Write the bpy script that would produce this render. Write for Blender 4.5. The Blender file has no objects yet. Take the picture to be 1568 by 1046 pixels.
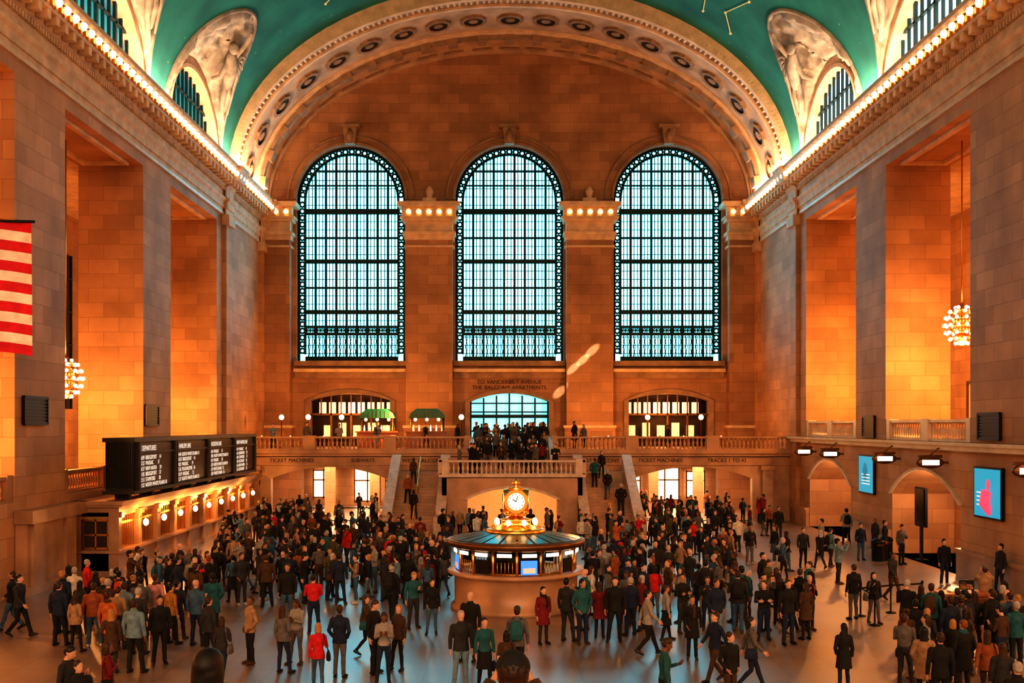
import bpy, math, random
from mathutils import Vector, Matrix, noise
from mathutils.geometry import tessellate_polygon
from mathutils.bvhtree import BVHTree
random.seed(7)
sin, cos, pi, sqrt = math.sin, math.cos, math.pi, math.sqrt
SC = bpy.context.scene
COL = SC.collection

# ------------------------------------------------------------------ materials
def new_mat(name):
    m = bpy.data.materials.new(name); m.use_nodes = True
    nt = m.node_tree; b = nt.nodes['Principled BSDF']
    return m, nt, b

def pbr(name, col, rough=0.6, metal=0.0, var=0.18, nscale=3.0, bump=0.0, spec=0.5):
    m, nt, b = new_mat(name)
    tc = nt.nodes.new('ShaderNodeTexCoord')
    n = nt.nodes.new('ShaderNodeTexNoise'); n.inputs['Scale'].default_value = nscale; n.inputs['Detail'].default_value = 5
    nt.links.new(tc.outputs['Object'], n.inputs['Vector'])
    r = nt.nodes.new('ShaderNodeValToRGB')
    r.color_ramp.elements[0].position = 0.3; r.color_ramp.elements[1].position = 0.7
    r.color_ramp.elements[0].color = (*[c*(1-var) for c in col], 1)
    r.color_ramp.elements[1].color = (*[min(1, c*(1+var)) for c in col], 1)
    nt.links.new(n.outputs['Fac'], r.inputs['Fac']); nt.links.new(r.outputs['Color'], b.inputs['Base Color'])
    b.inputs['Roughness'].default_value = rough; b.inputs['Metallic'].default_value = metal
    b.inputs['Specular IOR Level'].default_value = spec
    if bump > 0:
        bp = nt.nodes.new('ShaderNodeBump'); bp.inputs['Strength'].default_value = bump; bp.inputs['Distance'].default_value = 0.1
        nt.links.new(n.outputs['Fac'], bp.inputs['Height']); nt.links.new(bp.outputs['Normal'], b.inputs['Normal'])
    return m

def emis(name, col, strength, base=(0.8, 0.8, 0.8), sample=False):
    m, nt, b = new_mat(name)
    b.inputs['Base Color'].default_value = (*base, 1)
    b.inputs['Emission Color'].default_value = (*col, 1)
    b.inputs['Emission Strength'].default_value = strength
    if not sample:
        try: m.cycles.emission_sampling = 'NONE'
        except Exception: pass
    return m

def stone(name, c1, c2, mortar, bw=1.5, rh=0.72, rough=0.65, dirt=0.35, ms=0.012):
    m, nt, b = new_mat(name); N = nt.nodes; Lk = nt.links
    g = N.new('ShaderNodeNewGeometry')
    sp = N.new('ShaderNodeSeparateXYZ'); Lk.new(g.outputs['Position'], sp.inputs[0])
    sn = N.new('ShaderNodeSeparateXYZ'); Lk.new(g.outputs['True Normal'], sn.inputs[0])
    ab = N.new('ShaderNodeMath'); ab.operation = 'ABSOLUTE'; Lk.new(sn.outputs[1], ab.inputs[0])
    gt = N.new('ShaderNodeMath'); gt.operation = 'GREATER_THAN'; gt.inputs[1].default_value = 0.5; Lk.new(ab.outputs[0], gt.inputs[0])
    mx = N.new('ShaderNodeMix'); mx.data_type = 'FLOAT'
    Lk.new(gt.outputs[0], mx.inputs[0]); Lk.new(sp.outputs[1], mx.inputs[2]); Lk.new(sp.outputs[0], mx.inputs[3])
    cb = N.new('ShaderNodeCombineXYZ'); Lk.new(mx.outputs[0], cb.inputs[0]); Lk.new(sp.outputs[2], cb.inputs[1])
    br = N.new('ShaderNodeTexBrick'); Lk.new(cb.outputs[0], br.inputs['Vector'])
    br.inputs['Color1'].default_value = (*c1, 1); br.inputs['Color2'].default_value = (*c2, 1); br.inputs['Mortar'].default_value = (*mortar, 1)
    br.inputs['Scale'].default_value = 1; br.inputs['Mortar Size'].default_value = ms
    br.inputs['Brick Width'].default_value = bw; br.inputs['Row Height'].default_value = rh
    n = N.new('ShaderNodeTexNoise'); n.inputs['Scale'].default_value = 0.35; n.inputs['Detail'].default_value = 8
    Lk.new(g.outputs['Position'], n.inputs['Vector'])
    r = N.new('ShaderNodeValToRGB'); r.color_ramp.elements[0].position = 0.3; r.color_ramp.elements[1].position = 0.72
    r.color_ramp.elements[0].color = (1-dirt, 1-dirt*1.1, 1-dirt*1.2, 1); r.color_ramp.elements[1].color = (1.06, 1.04, 1.0, 1)
    Lk.new(n.outputs['Fac'], r.inputs['Fac'])
    mu = N.new('ShaderNodeMix'); mu.data_type = 'RGBA'; mu.blend_type = 'MULTIPLY'; mu.inputs[0].default_value = 1
    Lk.new(br.outputs['Color'], mu.inputs[6]); Lk.new(r.outputs['Color'], mu.inputs[7])
    Lk.new(mu.outputs[2], b.inputs['Base Color'])
    b.inputs['Roughness'].default_value = rough
    n2 = N.new('ShaderNodeTexNoise'); n2.inputs['Scale'].default_value = 9; n2.inputs['Detail'].default_value = 6
    Lk.new(g.outputs['Position'], n2.inputs['Vector'])
    bp = N.new('ShaderNodeBump'); bp.inputs['Strength'].default_value = 0.15; bp.inputs['Distance'].default_value = 0.03
    Lk.new(n2.outputs['Fac'], bp.inputs['Height']); Lk.new(bp.outputs['Normal'], b.inputs['Normal'])
    return m

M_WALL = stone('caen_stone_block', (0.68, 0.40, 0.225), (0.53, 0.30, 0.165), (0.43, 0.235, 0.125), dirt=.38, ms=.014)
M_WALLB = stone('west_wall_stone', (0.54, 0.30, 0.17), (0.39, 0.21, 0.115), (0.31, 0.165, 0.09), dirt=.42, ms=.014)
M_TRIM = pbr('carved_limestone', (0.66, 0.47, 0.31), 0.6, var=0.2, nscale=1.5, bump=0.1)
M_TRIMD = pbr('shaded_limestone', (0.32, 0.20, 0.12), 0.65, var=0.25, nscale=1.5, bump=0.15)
M_SOFFIT = pbr('arch_plaster', (0.48, 0.335, 0.235), 0.7, var=0.25, nscale=0.8, bump=0.1)
M_RELIEF = pbr('relief_plaster', (0.36, 0.32, 0.28), 0.8, var=0.45, nscale=1.2, bump=0.8)
M_MARBLE = pbr('tennessee_marble', (0.46, 0.27, 0.16), 0.35, var=0.25, nscale=0.9)
M_PALE = pbr('pale_marble', (0.66, 0.55, 0.45), 0.35, var=0.15, nscale=1.2)
M_FRAME = pbr('dark_window_iron', (0.004, 0.03, 0.038), 0.5, 0.3)
M_FRAME2 = pbr('thin_window_iron', (0.008, 0.09, 0.11), 0.5, 0.3)
M_BLACK = pbr('black_metal', (0.012, 0.011, 0.010), 0.45, 0.2)
M_DARK = pbr('dark_interior', (0.05, 0.025, 0.015), 0.7)
M_BRASS = pbr('polished_brass', (0.85, 0.46, 0.13), 0.3, 1.0, var=0.1)
M_BRONZE = pbr('aged_bronze', (0.20, 0.10, 0.045), 0.4, 0.8)
M_BULB = emis('warm_bulb', (1.0, 0.66, 0.36), 3.2)
M_GLOBE = emis('opal_globe', (1.0, 0.60, 0.28), 2.4)
M_PANE = emis('daylit_frosted_glass', (0.085, 0.62, 0.80), 7.0, sample=True)
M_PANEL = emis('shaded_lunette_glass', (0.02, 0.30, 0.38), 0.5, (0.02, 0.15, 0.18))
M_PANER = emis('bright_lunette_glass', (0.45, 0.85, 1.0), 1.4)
M_DOORP = emis('exit_daylight_glass', (0.06, 0.52, 0.60), 1.3)
M_WHITE = emis('lit_white_sign', (1, 0.85, 0.66), 1.5)
M_WARM = emis('lit_shopfront', (1.0, 0.68, 0.38), 1.8)
M_WARMD = emis('dim_warm_interior', (1.0, 0.42, 0.12), 0.4, (0.4, 0.2, 0.1))
M_CYAN = emis('cyan_screen', (0.02, 0.42, 0.60), 0.5, (.02, .1, .15))
M_PINK = emis('pink_poster_ink', (1.0, 0.08, 0.18), 0.6, (.6, .1, .1))
M_TXT = emis('sign_text_white', (1, 0.88, 0.75), 0.45)
M_GREEN = pbr('green_enamel', (0.01, 0.18, 0.11), 0.35)
M_WOOD = pbr('varnished_wood', (0.35, 0.12, 0.045), 0.35, nscale=6)
M_CARVE = pbr('carved_letter_shadow', (0.08, 0.045, 0.025), 0.8)
M_GOLD = emis('glowing_gold_leaf_line', (0.75, 0.55, 0.22), 0.2, (0.7, 0.55, 0.22))  # constellation gold brightened by a faint glow of its own, not a lamp

def ceiling_mat():
    m, nt, b = new_mat('teal_sky_ceiling'); N = nt.nodes; Lk = nt.links
    g = N.new('ShaderNodeNewGeometry')
    n = N.new('ShaderNodeTexNoise'); n.inputs['Scale'].default_value = 0.5; n.inputs['Detail'].default_value = 8; Lk.new(g.outputs['Position'], n.inputs['Vector'])
    r = N.new('ShaderNodeValToRGB'); r.color_ramp.elements[0].color = (0.010, 0.13, 0.135, 1); r.color_ramp.elements[1].color = (0.025, 0.25, 0.235, 1)
    r.color_ramp.elements[0].position = 0.3; r.color_ramp.elements[1].position = 0.75
    Lk.new(n.outputs['Fac'], r.inputs['Fac'])
    v = N.new('ShaderNodeTexVoronoi'); v.inputs['Scale'].default_value = 1.1; Lk.new(g.outputs['Position'], v.inputs['Vector'])
    lt = N.new('ShaderNodeMath'); lt.operation = 'LESS_THAN'; lt.inputs[1].default_value = 0.045; Lk.new(v.outputs['Distance'], lt.inputs[0])
    mx = N.new('ShaderNodeMix'); mx.data_type = 'RGBA'; Lk.new(lt.outputs[0], mx.inputs[0]); Lk.new(r.outputs['Color'], mx.inputs[6])
    mx.inputs[7].default_value = (0.6, 0.48, 0.2, 1); Lk.new(mx.outputs[2], b.inputs['Base Color'])
    b.inputs['Roughness'].default_value = 0.8
    return m
M_CEIL = ceiling_mat()

def floor_mat():
    m, nt, b = new_mat('polished_marble_floor'); N = nt.nodes; Lk = nt.links
    g = N.new('ShaderNodeNewGeometry')
    br = N.new('ShaderNodeTexBrick'); Lk.new(g.outputs['Position'], br.inputs['Vector'])
    br.offset = 0; br.inputs['Scale'].default_value = 1; br.inputs['Brick Width'].default_value = 1.3; br.inputs['Row Height'].default_value = 1.3
    br.inputs['Mortar Size'].default_value = 0.02
    br.inputs['Color1'].default_value = (0.32, 0.21, 0.145, 1); br.inputs['Color2'].default_value = (0.25, 0.165, 0.115, 1); br.inputs['Mortar'].default_value = (0.17, 0.11, 0.08, 1)
    n = N.new('ShaderNodeTexNoise'); n.inputs['Scale'].default_value = 0.6; n.inputs['Detail'].default_value = 9; Lk.new(g.outputs['Position'], n.inputs['Vector'])
    r = N.new('ShaderNodeValToRGB'); r.color_ramp.elements[0].color = (0.7, 0.7, 0.7, 1); r.color_ramp.elements[1].color = (1.1, 1.1, 1.1, 1)
    r.color_ramp.elements[0].position = 0.3; r.color_ramp.elements[1].position = 0.7
    Lk.new(n.outputs['Fac'], r.inputs['Fac'])
    mu = N.new('ShaderNodeMix'); mu.data_type = 'RGBA'; mu.blend_type = 'MULTIPLY'; mu.inputs[0].default_value = 1
    Lk.new(br.outputs['Color'], mu.inputs[6]); Lk.new(r.outputs['Color'], mu.inputs[7]); Lk.new(mu.outputs[2], b.inputs['Base Color'])
    mr = N.new('ShaderNodeMapRange'); mr.inputs[3].default_value = 0.36; mr.inputs[4].default_value = 0.48; Lk.new(n.outputs['Fac'], mr.inputs[0])
    Lk.new(mr.outputs[0], b.inputs['Roughness']); b.inputs['Specular IOR Level'].default_value = 1.0
    b.inputs['Coat Weight'].default_value = 1.0; b.inputs['Coat Roughness'].default_value = 0.38; b.inputs['Coat IOR'].default_value = 2.1
    return m
M_FLOOR = floor_mat()

# ------------------------------------------------------------------ mesh builder
class MB:
    def __init__(s): s.v = []; s.f = []; s.m = []; s.s = []
    def add(s, vs, fs, mat=0, smooth=False):
        o = len(s.v); s.v += [tuple(p) for p in vs]
        for f in fs: s.f.append([i+o for i in f]); s.m.append(mat); s.s.append(smooth)
    def box(s, x0, x1, y0, y1, z0, z1, mat=0):
        if x0 > x1: x0, x1 = x1, x0
        if y0 > y1: y0, y1 = y1, y0
        if z0 > z1: z0, z1 = z1, z0
        s.add([(x0,y0,z0),(x1,y0,z0),(x1,y1,z0),(x0,y1,z0),(x0,y0,z1),(x1,y0,z1),(x1,y1,z1),(x0,y1,z1)],
              [(0,3,2,1),(4,5,6,7),(0,1,5,4),(1,2,6,5),(2,3,7,6),(3,0,4,7)], mat)
    def extrude(s, pts, vec, mat=0, cap=True, smooth=False, closed=True):
        n = len(pts); vec = Vector(vec); p = [Vector(a) for a in pts]
        vs = p+[a+vec for a in p]
        fs = [(i, (i+1) % n, (i+1) % n+n, i+n) for i in range(n if closed else n-1)]
        s.add(vs, fs, mat, smooth)
        if cap: s.add(vs, [tuple(range(n))[::-1], tuple(range(n, 2*n))], mat)
    def rings(s, R, mat=0, smooth=True, closed=True, cap=True):
        n = len(R[0]); vs = [p for r in R for p in r]; fs = []
        for k in range(len(R)-1):
            for i in range(n if closed else n-1):
                j = (i+1) % n; fs.append((k*n+i, k*n+j, (k+1)*n+j, (k+1)*n+i))
        if cap: fs += [tuple(range(n))[::-1], tuple(range((len(R)-1)*n, len(R)*n))]
        s.add(vs, fs, mat, smooth)
    def lathe(s, cx, cy, prof, n=16, mat=0, smooth=True, cap=True, z0=0):
        s.rings([[(cx+r*cos(2*pi*i/n), cy+r*sin(2*pi*i/n), z0+z) for i in range(n)] for r, z in prof], mat, smooth, True, cap)
    def tube(s, pts, rad, n=8, mat=0, smooth=True, round_=False):
        P = [Vector(p) for p in pts]
        if not hasattr(rad, '__len__'): rad = [rad]*len(P)
        rad = list(rad)
        if round_:
            d0 = (P[0]-P[1]).normalized(); d1 = (P[-1]-P[-2]).normalized()
            r0, r1 = rad[0], rad[-1]
            P = [P[0]+d0*r0*.95, P[0]+d0*r0*.65]+P+[P[-1]+d1*r1*.65, P[-1]+d1*r1*.95]
            rad = [r0*.3, r0*.75]+rad+[r1*.75, r1*.3]
        up = None; R = []
        for i, p in enumerate(P):
            t = (P[min(i+1, len(P)-1)]-P[max(i-1, 0)]).normalized()
            if up is None:
                up = Vector((0, 1, 0)) if abs(t.y) < .8 else Vector((1, 0, 0))
            a = t.cross(up).normalized(); up = a.cross(t).normalized()
            R.append([p+(a*cos(2*pi*k/n)+up*sin(2*pi*k/n))*rad[i] for k in range(n)])
        s.rings(R, mat, smooth)
    def ell(s, c, r, mat=0, nu=12, nv=7, M=None):
        c = Vector(c); R = []
        for j in range(nv+1):
            ph = -pi/2+pi*(j+.0)/nv
            ph = max(-pi/2+.12, min(pi/2-.12, ph))
            ring = []
            for i in range(nu):
                q = Vector((r[0]*cos(ph)*cos(2*pi*i/nu), r[1]*cos(ph)*sin(2*pi*i/nu), r[2]*sin(ph)))
                if M: q = M @ q
                ring.append(c+q)
            R.append(ring)
        s.rings(R, mat, True)
    def bulb(s, c, r, mat=0):
        x, y, z = c; s.ell(c, (r, r, r), mat, 6, 4)
    def obj(s, name, mats, parent=None, loc=None, fixn=True):
        me = bpy.data.meshes.new(name); me.from_pydata(s.v, [], s.f)
        for m in mats: me.materials.append(m)
        me.polygons.foreach_set('material_index', s.m); me.polygons.foreach_set('use_smooth', s.s)
        me.update()
        if fixn:
            import bmesh
            bm = bmesh.new(); bm.from_mesh(me); bmesh.ops.recalc_face_normals(bm, faces=bm.faces[:]); bm.to_mesh(me); bm.free()
        ob = bpy.data.objects.new(name, me); COL.objects.link(ob)
        if parent: ob.parent = parent
        if loc: ob.location = loc
        return ob

def empty(name, loc=(0, 0, 0)):
    e = bpy.data.objects.new(name, None); e.location = loc; COL.objects.link(e); return e

def arch(cx, hw, z0, zs, rise, n=24):
    pts = [(cx-hw, z0), (cx+hw, z0)]
    if rise < hw*.7:
        R = (hw*hw+rise*rise)/(2*rise); a = math.asin(hw/R)
        for i in range(n+1):
            t = a-2*a*i/n; pts.append((cx+R*sin(t), zs+rise-R+R*cos(t)))
    else:
        for i in range(n+1):
            t = pi*i/n; pts.append((cx+hw*cos(t), zs+rise*sin(t)))
    return pts

def panel(mb, outer, holes, to3d, depth, mat=0, matr=None):
    polys = [[Vector((u, v, 0)) for u, v in outer]]+[[Vector((u, v, 0)) for u, v in h] for h in holes]
    flat = [p for q in polys for p in q]
    tris = tessellate_polygon(polys)
    mb.add([to3d(p.x, p.y) for p in flat], [tuple(t) for t in tris], mat)
    d = Vector(depth)
    for h in holes:
        a = [Vector(to3d(u, v)) for u, v in h]
        mb.extrude(a, d, mat if matr is None else matr, cap=False)

def text(name, body, size, loc, rot, mat, parent=None, align='CENTER', ext=0.01):
    c = bpy.data.curves.new(name, 'FONT'); c.body = body; c.size = size; c.align_x = align; c.extrude = ext
    c.materials.append(mat); o = bpy.data.objects.new(name, c); o.location = loc; o.rotation_euler = rot
    COL.objects.link(o)
    if parent: o.parent = parent
    return o

W = 18.3; YB = 80.0; ZC = 22.6
OPEN = [(1.5, 11.0), (15.6, 24.9), (29.5, 38.8), (43.3, 52.8), (57.2, 66.5)]

# ------------------------------------------------------------------ floor
mb = MB(); mb.box(-28, 28, -6, 84, -0.3, 0, 0); mb.obj('floor', [M_FLOOR])

# ------------------------------------------------------------------ side walls
for side, sg in (('left', -1), ('right', 1)):
    mb = MB()
    zlow = 3.4 if sg < 0 else 5.5
    outer = [(-6, -0.3), (YB, -0.3), (YB, ZC), (-6, ZC)]
    holes = [[(a, zlow), (b, zlow), (b, 19.0), (a, 19.0)] for a, b in OPEN]
    if sg > 0:
        holes += [arch((a+b)/2, 3.85, 0.0, 2.9, 1.3, 16) for a, b in OPEN]
    panel(mb, outer, holes, lambda u, v: (sg*W, u, v), (sg*3.2, 0, 0), 0)
    mb.box(sg*(W+0.02), sg*27, -6, YB, zlow-0.35, zlow-0.02, 1) if sg < 0 else mb.box(sg*(W+.4), sg*27, -6, YB, zlow-0.35, zlow-0.02, 1)
    mb.box(sg*27, sg*27.4, -6, YB+2, 0, 23, 0)
    mb.box(sg*(W+3.2), sg*27, -6, YB, 19.0, 19.4, 1)
    mb.box(sg*(W+3.2), sg*27, YB, YB+.3, 0, 19.4, 0)
    if sg > 0:
        mb.box(sg*(W+3.0), sg*(W+3.2), -6, YB, 0, 5.2, 0)
    mb.obj('wall_'+side, [M_WALL, M_TRIM])
    mb = MB()
    for a, b in OPEN:
        for (y0, y1, x0, x1) in ((a+.6, b-.6, .5, .75), (a+.6, b-.6, 2.5, 2.75), (a+.6, a+.85, .75, 2.5), (b-.85, b-.6, .75, 2.5)):
            mb.box(sg*(W+x0), sg*(W+x1), y0, y1, 18.85, 19.0, 0)
    mb.obj('trim_soffit_panels_'+side, [M_TRIM])
    prof = [(0,19.55),(.10,19.55),(.10,19.9),(.18,19.92),(.18,20.3),(.32,20.42),(.32,20.55),(.12,20.62),(.10,21.25),(.30,21.38),(.34,21.62),
            (.80,21.72),(.86,21.85),(.92,22.2),(1.1,22.42),(1.12,22.6),(0,22.72)]
    mb = MB()
    mb.extrude([(sg*(W-t), -6, z) for t, z in prof], (0, YB+6-1.0, 0), 0)
    y = -5.8
    while y < 79:
        mb.box(sg*(W-.34), sg*(W-.78), y, y+.3, 21.38, 21.72, 0)
        y += .8
    y = -5.9
    while y < 79:
        mb.box(sg*(W-.10), sg*(W-.26), y, y+.12, 21.05, 21.25, 1)
        y += .25
    mb.box(sg*(W-.0), sg*(W-.14), -6, 79, 19.52, 19.68, 2)
    mb.obj('trim_cornice_'+side, [M_TRIM, M_TRIM, M_PALE])
    mb = MB(); y = -5.4
    while y < 78.8:
        mb.bulb((sg*(W-1.03), y, 22.05), .17, 0)
        mb.ell((sg*(W-.90), y, 22.08), (.09, .29, .29), 1, 8, 4)
        mb.box(sg*(W-.86), sg*(W-1.0), y+.33, y+.47, 21.8, 22.35, 1)
        y += .8
    mb.obj('cornice_bulbs_'+side, [M_BULB, M_BRASS])
    mb = MB()
    for y0, y1 in ((67.9, 69.3), (78.0, 79.2)):
        mb.box(sg*(W+.1), sg*(W-.25), y0, y1, 0, 19.6, 0)
        mb.box(sg*(W+.1), sg*(W-.45), y0-.1, y1+.1, 18.9, 19.55, 1)
        mb.extrude([(sg*(W-.2-t*1.02), y0-.2, z) for t, z in prof], (0, y1-y0+.4, 0), 1)
    mb.obj('trim_pilaster_'+side, [M_WALL, M_TRIM])
    if sg > 0:
        mb = MB()
        segs = []; last = -6
        for a, b in OPEN:
            c = (a+b)/2; segs.append((last, c-3.9)); last = c+3.9
        segs.append((last, 69.2))
        for a, b in segs:
            mb.box(W+.05, W-.22, a, b, 0, 1.0, 0); mb.box(W+.05, W-.30, a, b, 1.0, 1.15, 0)
        mb.obj('baseboard_right', [M_MARBLE])
        mb = MB()
        mb.box(W+.3, W-.35, -6, 69.2, 5.15, 5.5, 0); mb.box(W+.3, W-.5, -6, 69.2, 5.36, 5.5, 0)
        for a, b in OPEN:
            A = arch((a+b)/2, 4.1, 0, 2.9, 1.42, 16)[2:]; B = arch((a+b)/2, 3.85, 0, 2.9, 1.3, 16)[2:]
            for i in range(len(A)-1):
                mb.extrude([(W+.02, A[i][0], A[i][1]), (W+.02, A[i+1][0], A[i+1][1]), (W+.02, B[i+1][0], B[i+1][1]), (W+.02, B[i][0], B[i][1])], (-.14, 0, 0), 0)
        mb.obj('trim_ledge_right', [M_PALE])

BAL = [(.075,0),(.075,.06),(.045,.08),(.05,.14),(.085,.26),(.075,.36),(.04,.5),(.035,.58),(.07,.62),(.07,.68)]
def balustrade(mb, p0, p1, z0, mat=0, h=.88, z1=None, solid=()):
    p0 = Vector((*p0, 0)); p1 = Vector((*p1, 0)); L = (p1-p0).length; d = (p1-p0)/L; n = Vector((-d.y, d.x, 0))
    def bx(a, b, w, za, zb):
        q = [p0+d*a-n*w, p0+d*b-n*w, p0+d*b+n*w, p0+d*a+n*w]
        mb.extrude([(v.x, v.y, za) for v in q], (0, 0, zb-za), mat)
    bx(0, L, .17, z0, z0+.10); bx(0, L, .19, z0+h-.12, z0+h)
    k = max(2, int(L/.27)); sc = (h-.22)/.68
    for i in range(k):
        q = p0+d*(L*(i+.5)/k)
        mb.lathe(q.x, q.y, [(r, z*sc) for r, z in BAL], 6, mat, z0=z0+.10)
    m = max(1, int(L/4.5))
    for i in range(m+1):
        c = L*i/m; bx(max(0, c-.4), min(L, c+.4), .24, z0, z0+h+.05)

mb = MB()
for a, b in OPEN: balustrade(mb, (W+.25, a+.05), (W+.25, b-.05), 5.5, 0, .95)
mb.obj('balustrade_right', [M_PALE])
mb = MB()
for a, b in OPEN: balustrade(mb, (-W-.3, a+.05), (-W-.3, b-.05), 3.4, 0, .95)
mb.obj('balustrade_left', [M_MARBLE])

mb = MB()
for a, b in OPEN+[(70, 78)]:
    c = (a+b)/2
    for k in (-2.6, 0, 2.6):
        mb.box(-27.0, -26.9, c+k-.9, c+k+.9, 7.2, 16.5, 1)
        for z in (9, 11, 13, 15): mb.box(-26.9, -26.8, c+k-.9, c+k+.9, z, z+.12, 0)
        for u in (-.9, -.05, .8): mb.box(-26.9, -26.8, c+k+u, c+k+u+.12, 7.2, 16.5, 0)
mb.obj('window_aisle_left', [M_FRAME, M_DARK])
mb = MB()
for a, b in OPEN+[(70, 78)]:
    c = (a+b)/2
    mb.box(26.9, 27.0, c-1.2, c+1.2, 5.5, 8.6, 1); mb.box(26.8, 26.9, c-1.35, c+1.35, 8.6, 8.8, 0)
    for u in (-1.35, -.05, 1.2): mb.box(26.8, 26.92, c+u, c+u+.14, 5.5, 8.6, 0)
mb.obj('door_aisle_right', [M_BRONZE, M_WARMD])

mb = MB()
for a, b in OPEN:
    c = (a+b)/2; x = W+2.98
    mb.box(x, x-.1, c-2.6, c-1.4, 0, 3.0, 0); mb.box(x, x-.1, c+.2, c+2.4, 0, 2.8, 1)
    mb.box(x-.1, x-.14, c-2.3, c-1.7, 1.0, 2.7, 1)
mb.obj('door_track_gate', [M_BLACK, M_WARMD])
root = empty('departure_monitor', (W+.4, 49.2, 0)); mb2 = MB()
mb2.box(-.12, .0, -.6, .6, 1.55, 3.35, 0); mb2.box(-.16, -.12, -.52, .52, 1.62, 3.28, 1); mb2.box(-.1, 0, -.1, .1, 0, 1.6, 0); mb2.box(-.25, .2, -.3, .3, 0, .06, 0)
mb2.obj('monitor_body', [M_BLACK, pbr('monitor_glass', (.01, .01, .012), .15)], root)

# ------------------------------------------------------------------ west wall
mb = MB()
def ellp(rx, rz, n=48, z0=ZC, a0=0, a1=pi): return [(rx*cos(a0+(a1-a0)*i/n), z0+rz*sin(a0+(a1-a0)*i/n)) for i in range(n+1)]
RX, RZ = 17.75, 11.3
outer = [(-W, -0.3), (W, -0.3), (W, ZC)]+ellp(W, 11.9)[1:-1]+[(-W, ZC)]
WX = (-11.85, 0, 11.85)
holes = [arch(c, 4.05, 11.0, 23.05, 4.05, 32) for c in WX]
holes += [arch(-11.9, 3.0, 4.62, 8.05, .5, 12), arch(11.9, 3.0, 4.62, 8.05, .5, 12), arch(0, 2.95, 4.62, 7.95, .65, 12)]
holes += [[(-15.5, 0), (-8.1, 0), (-8.1, 3.4), (-15.5, 3.4)], [(7.95, 0), (15.6, 0), (15.6, 3.4), (7.95, 3.4)]]
panel(mb, outer, holes, lambda u, v: (u, YB, v), (0, .9, 0), 0)
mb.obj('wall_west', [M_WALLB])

for wi, c in enumerate(WX):
    root = empty('window_%d' % (wi+1), (c, YB+.6, 11))
    mb = MB(); ox = 0
    z0, zs, R = 0.0, 12.05, 4.05
    def top(x, r): return zs+sqrt(max(0, r*r-x*x))
    ri = 3.5
    def outline(r, w, y0, y1, zb, mat):
        P = [(-r, zb)]+[(-r, zb+(zs-zb)*i/4) for i in range(1, 4)]+[(r*cos(pi-pi*i/28), zs+r*sin(pi-pi*i/28)) for i in range(29)]+[(r, zb)]
        for i in range(len(P)-1):
            a = Vector((P[i][0], 0, P[i][1])); b = Vector((P[i+1][0], 0, P[i+1][1])); d = (b-a).normalized(); nn = Vector((-d.z, 0, d.x))*w/2
            mb.extrude([a-nn-d*.02+Vector((0, y0, 0)), b-nn+d*.02+Vector((0, y0, 0)), b+nn+d*.02+Vector((0, y0, 0)), a+nn-d*.02+Vector((0, y0, 0))], (0, y1-y0, 0), mat)
    outline(R-.06, .24, -.1, .12, 0, 0); outline(ri, .18, -.1, .12, .55, 0)
    rr = (R-.1+ri)/2
    path = [(-rr, .8+k*.5) for k in range(23)]+[(rr*cos(pi-pi*k/24), zs+rr*sin(pi-pi*k/24)) for k in range(1, 24)]+[(rr, .8+k*.5) for k in range(23)]
    for px_, pz_ in path:
        n = 10; ro, rn = .26, .105
        A = [(px_+ro*cos(2*pi*k/n), 0, pz_+ro*sin(2*pi*k/n)) for k in range(n)]; B = [(px_+rn*cos(2*pi*k/n), 0, pz_+rn*sin(2*pi*k/n)) for k in range(n)]
        mb.add(A+B, [(k, (k+1) % n, n+(k+1) % n, n+k) for k in range(n)], 0)
    k = 9
    for i in range(1, k):
        x = -ri+2*ri*i/k; mb.box(x-.09, x+.09, -.06, .08, .1, top(x, ri), 0)
    for i in range(k*3):
        x = -ri+2*ri*(i+.0)/(k*3)
        if i % 3: mb.box(x-.036, x+.036, .02, .05, .1, top(x, ri), 1)
    for zz, th in ((0.02, .35), (1.95, .22), (2.5, .2), (3.55, .32), (5.45, .16), (7.35, .32), (9.2, .16), (11.05, .42), (zs+1.1, .12), (zs+2.2, .12)):
        hw = ri if zz < zs else sqrt(ri*ri-(zz-zs)**2)
        mb.box(-hw, hw, -.08, .10, zz, zz+th, 0)
    for j in range(24):
        zz = .6+j*.62
        hw = ri if zz < zs else sqrt(max(.01, ri*ri-(zz-zs)**2))
        if zz < top(0, ri)-.1: mb.box(-hw, hw, .02, .05, zz-.028, zz+.028, 1)
    for i in range(27):
        x = -ri+.13+2*ri*i/27; mb.lathe(x, 0, [(.02, 2.16), (.11, 2.33), (.02, 2.5)], 6, 0)
    for i in range(18):
        x = -ri+.2+2*ri*i/18; mb.tube([(x, 0, .35), (x+.18, 0, 1.1), (x, 0, 1.9)], .03, 4, 0); mb.tube([(x+.18, 0, .35), (x, 0, 1.1), (x+.18, 0, 1.9)], .03, 4, 0)
    mb.obj('iron_frame', [M_FRAME, M_FRAME2], root)
    mb = MB(); A = arch(0, R, 0, zs, R, 32)
    mb.add([(u, .28, v) for u, v in A], [tuple(range(len(A)))], 0)
    mb.obj('glass', [M_PANE], root)

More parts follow.
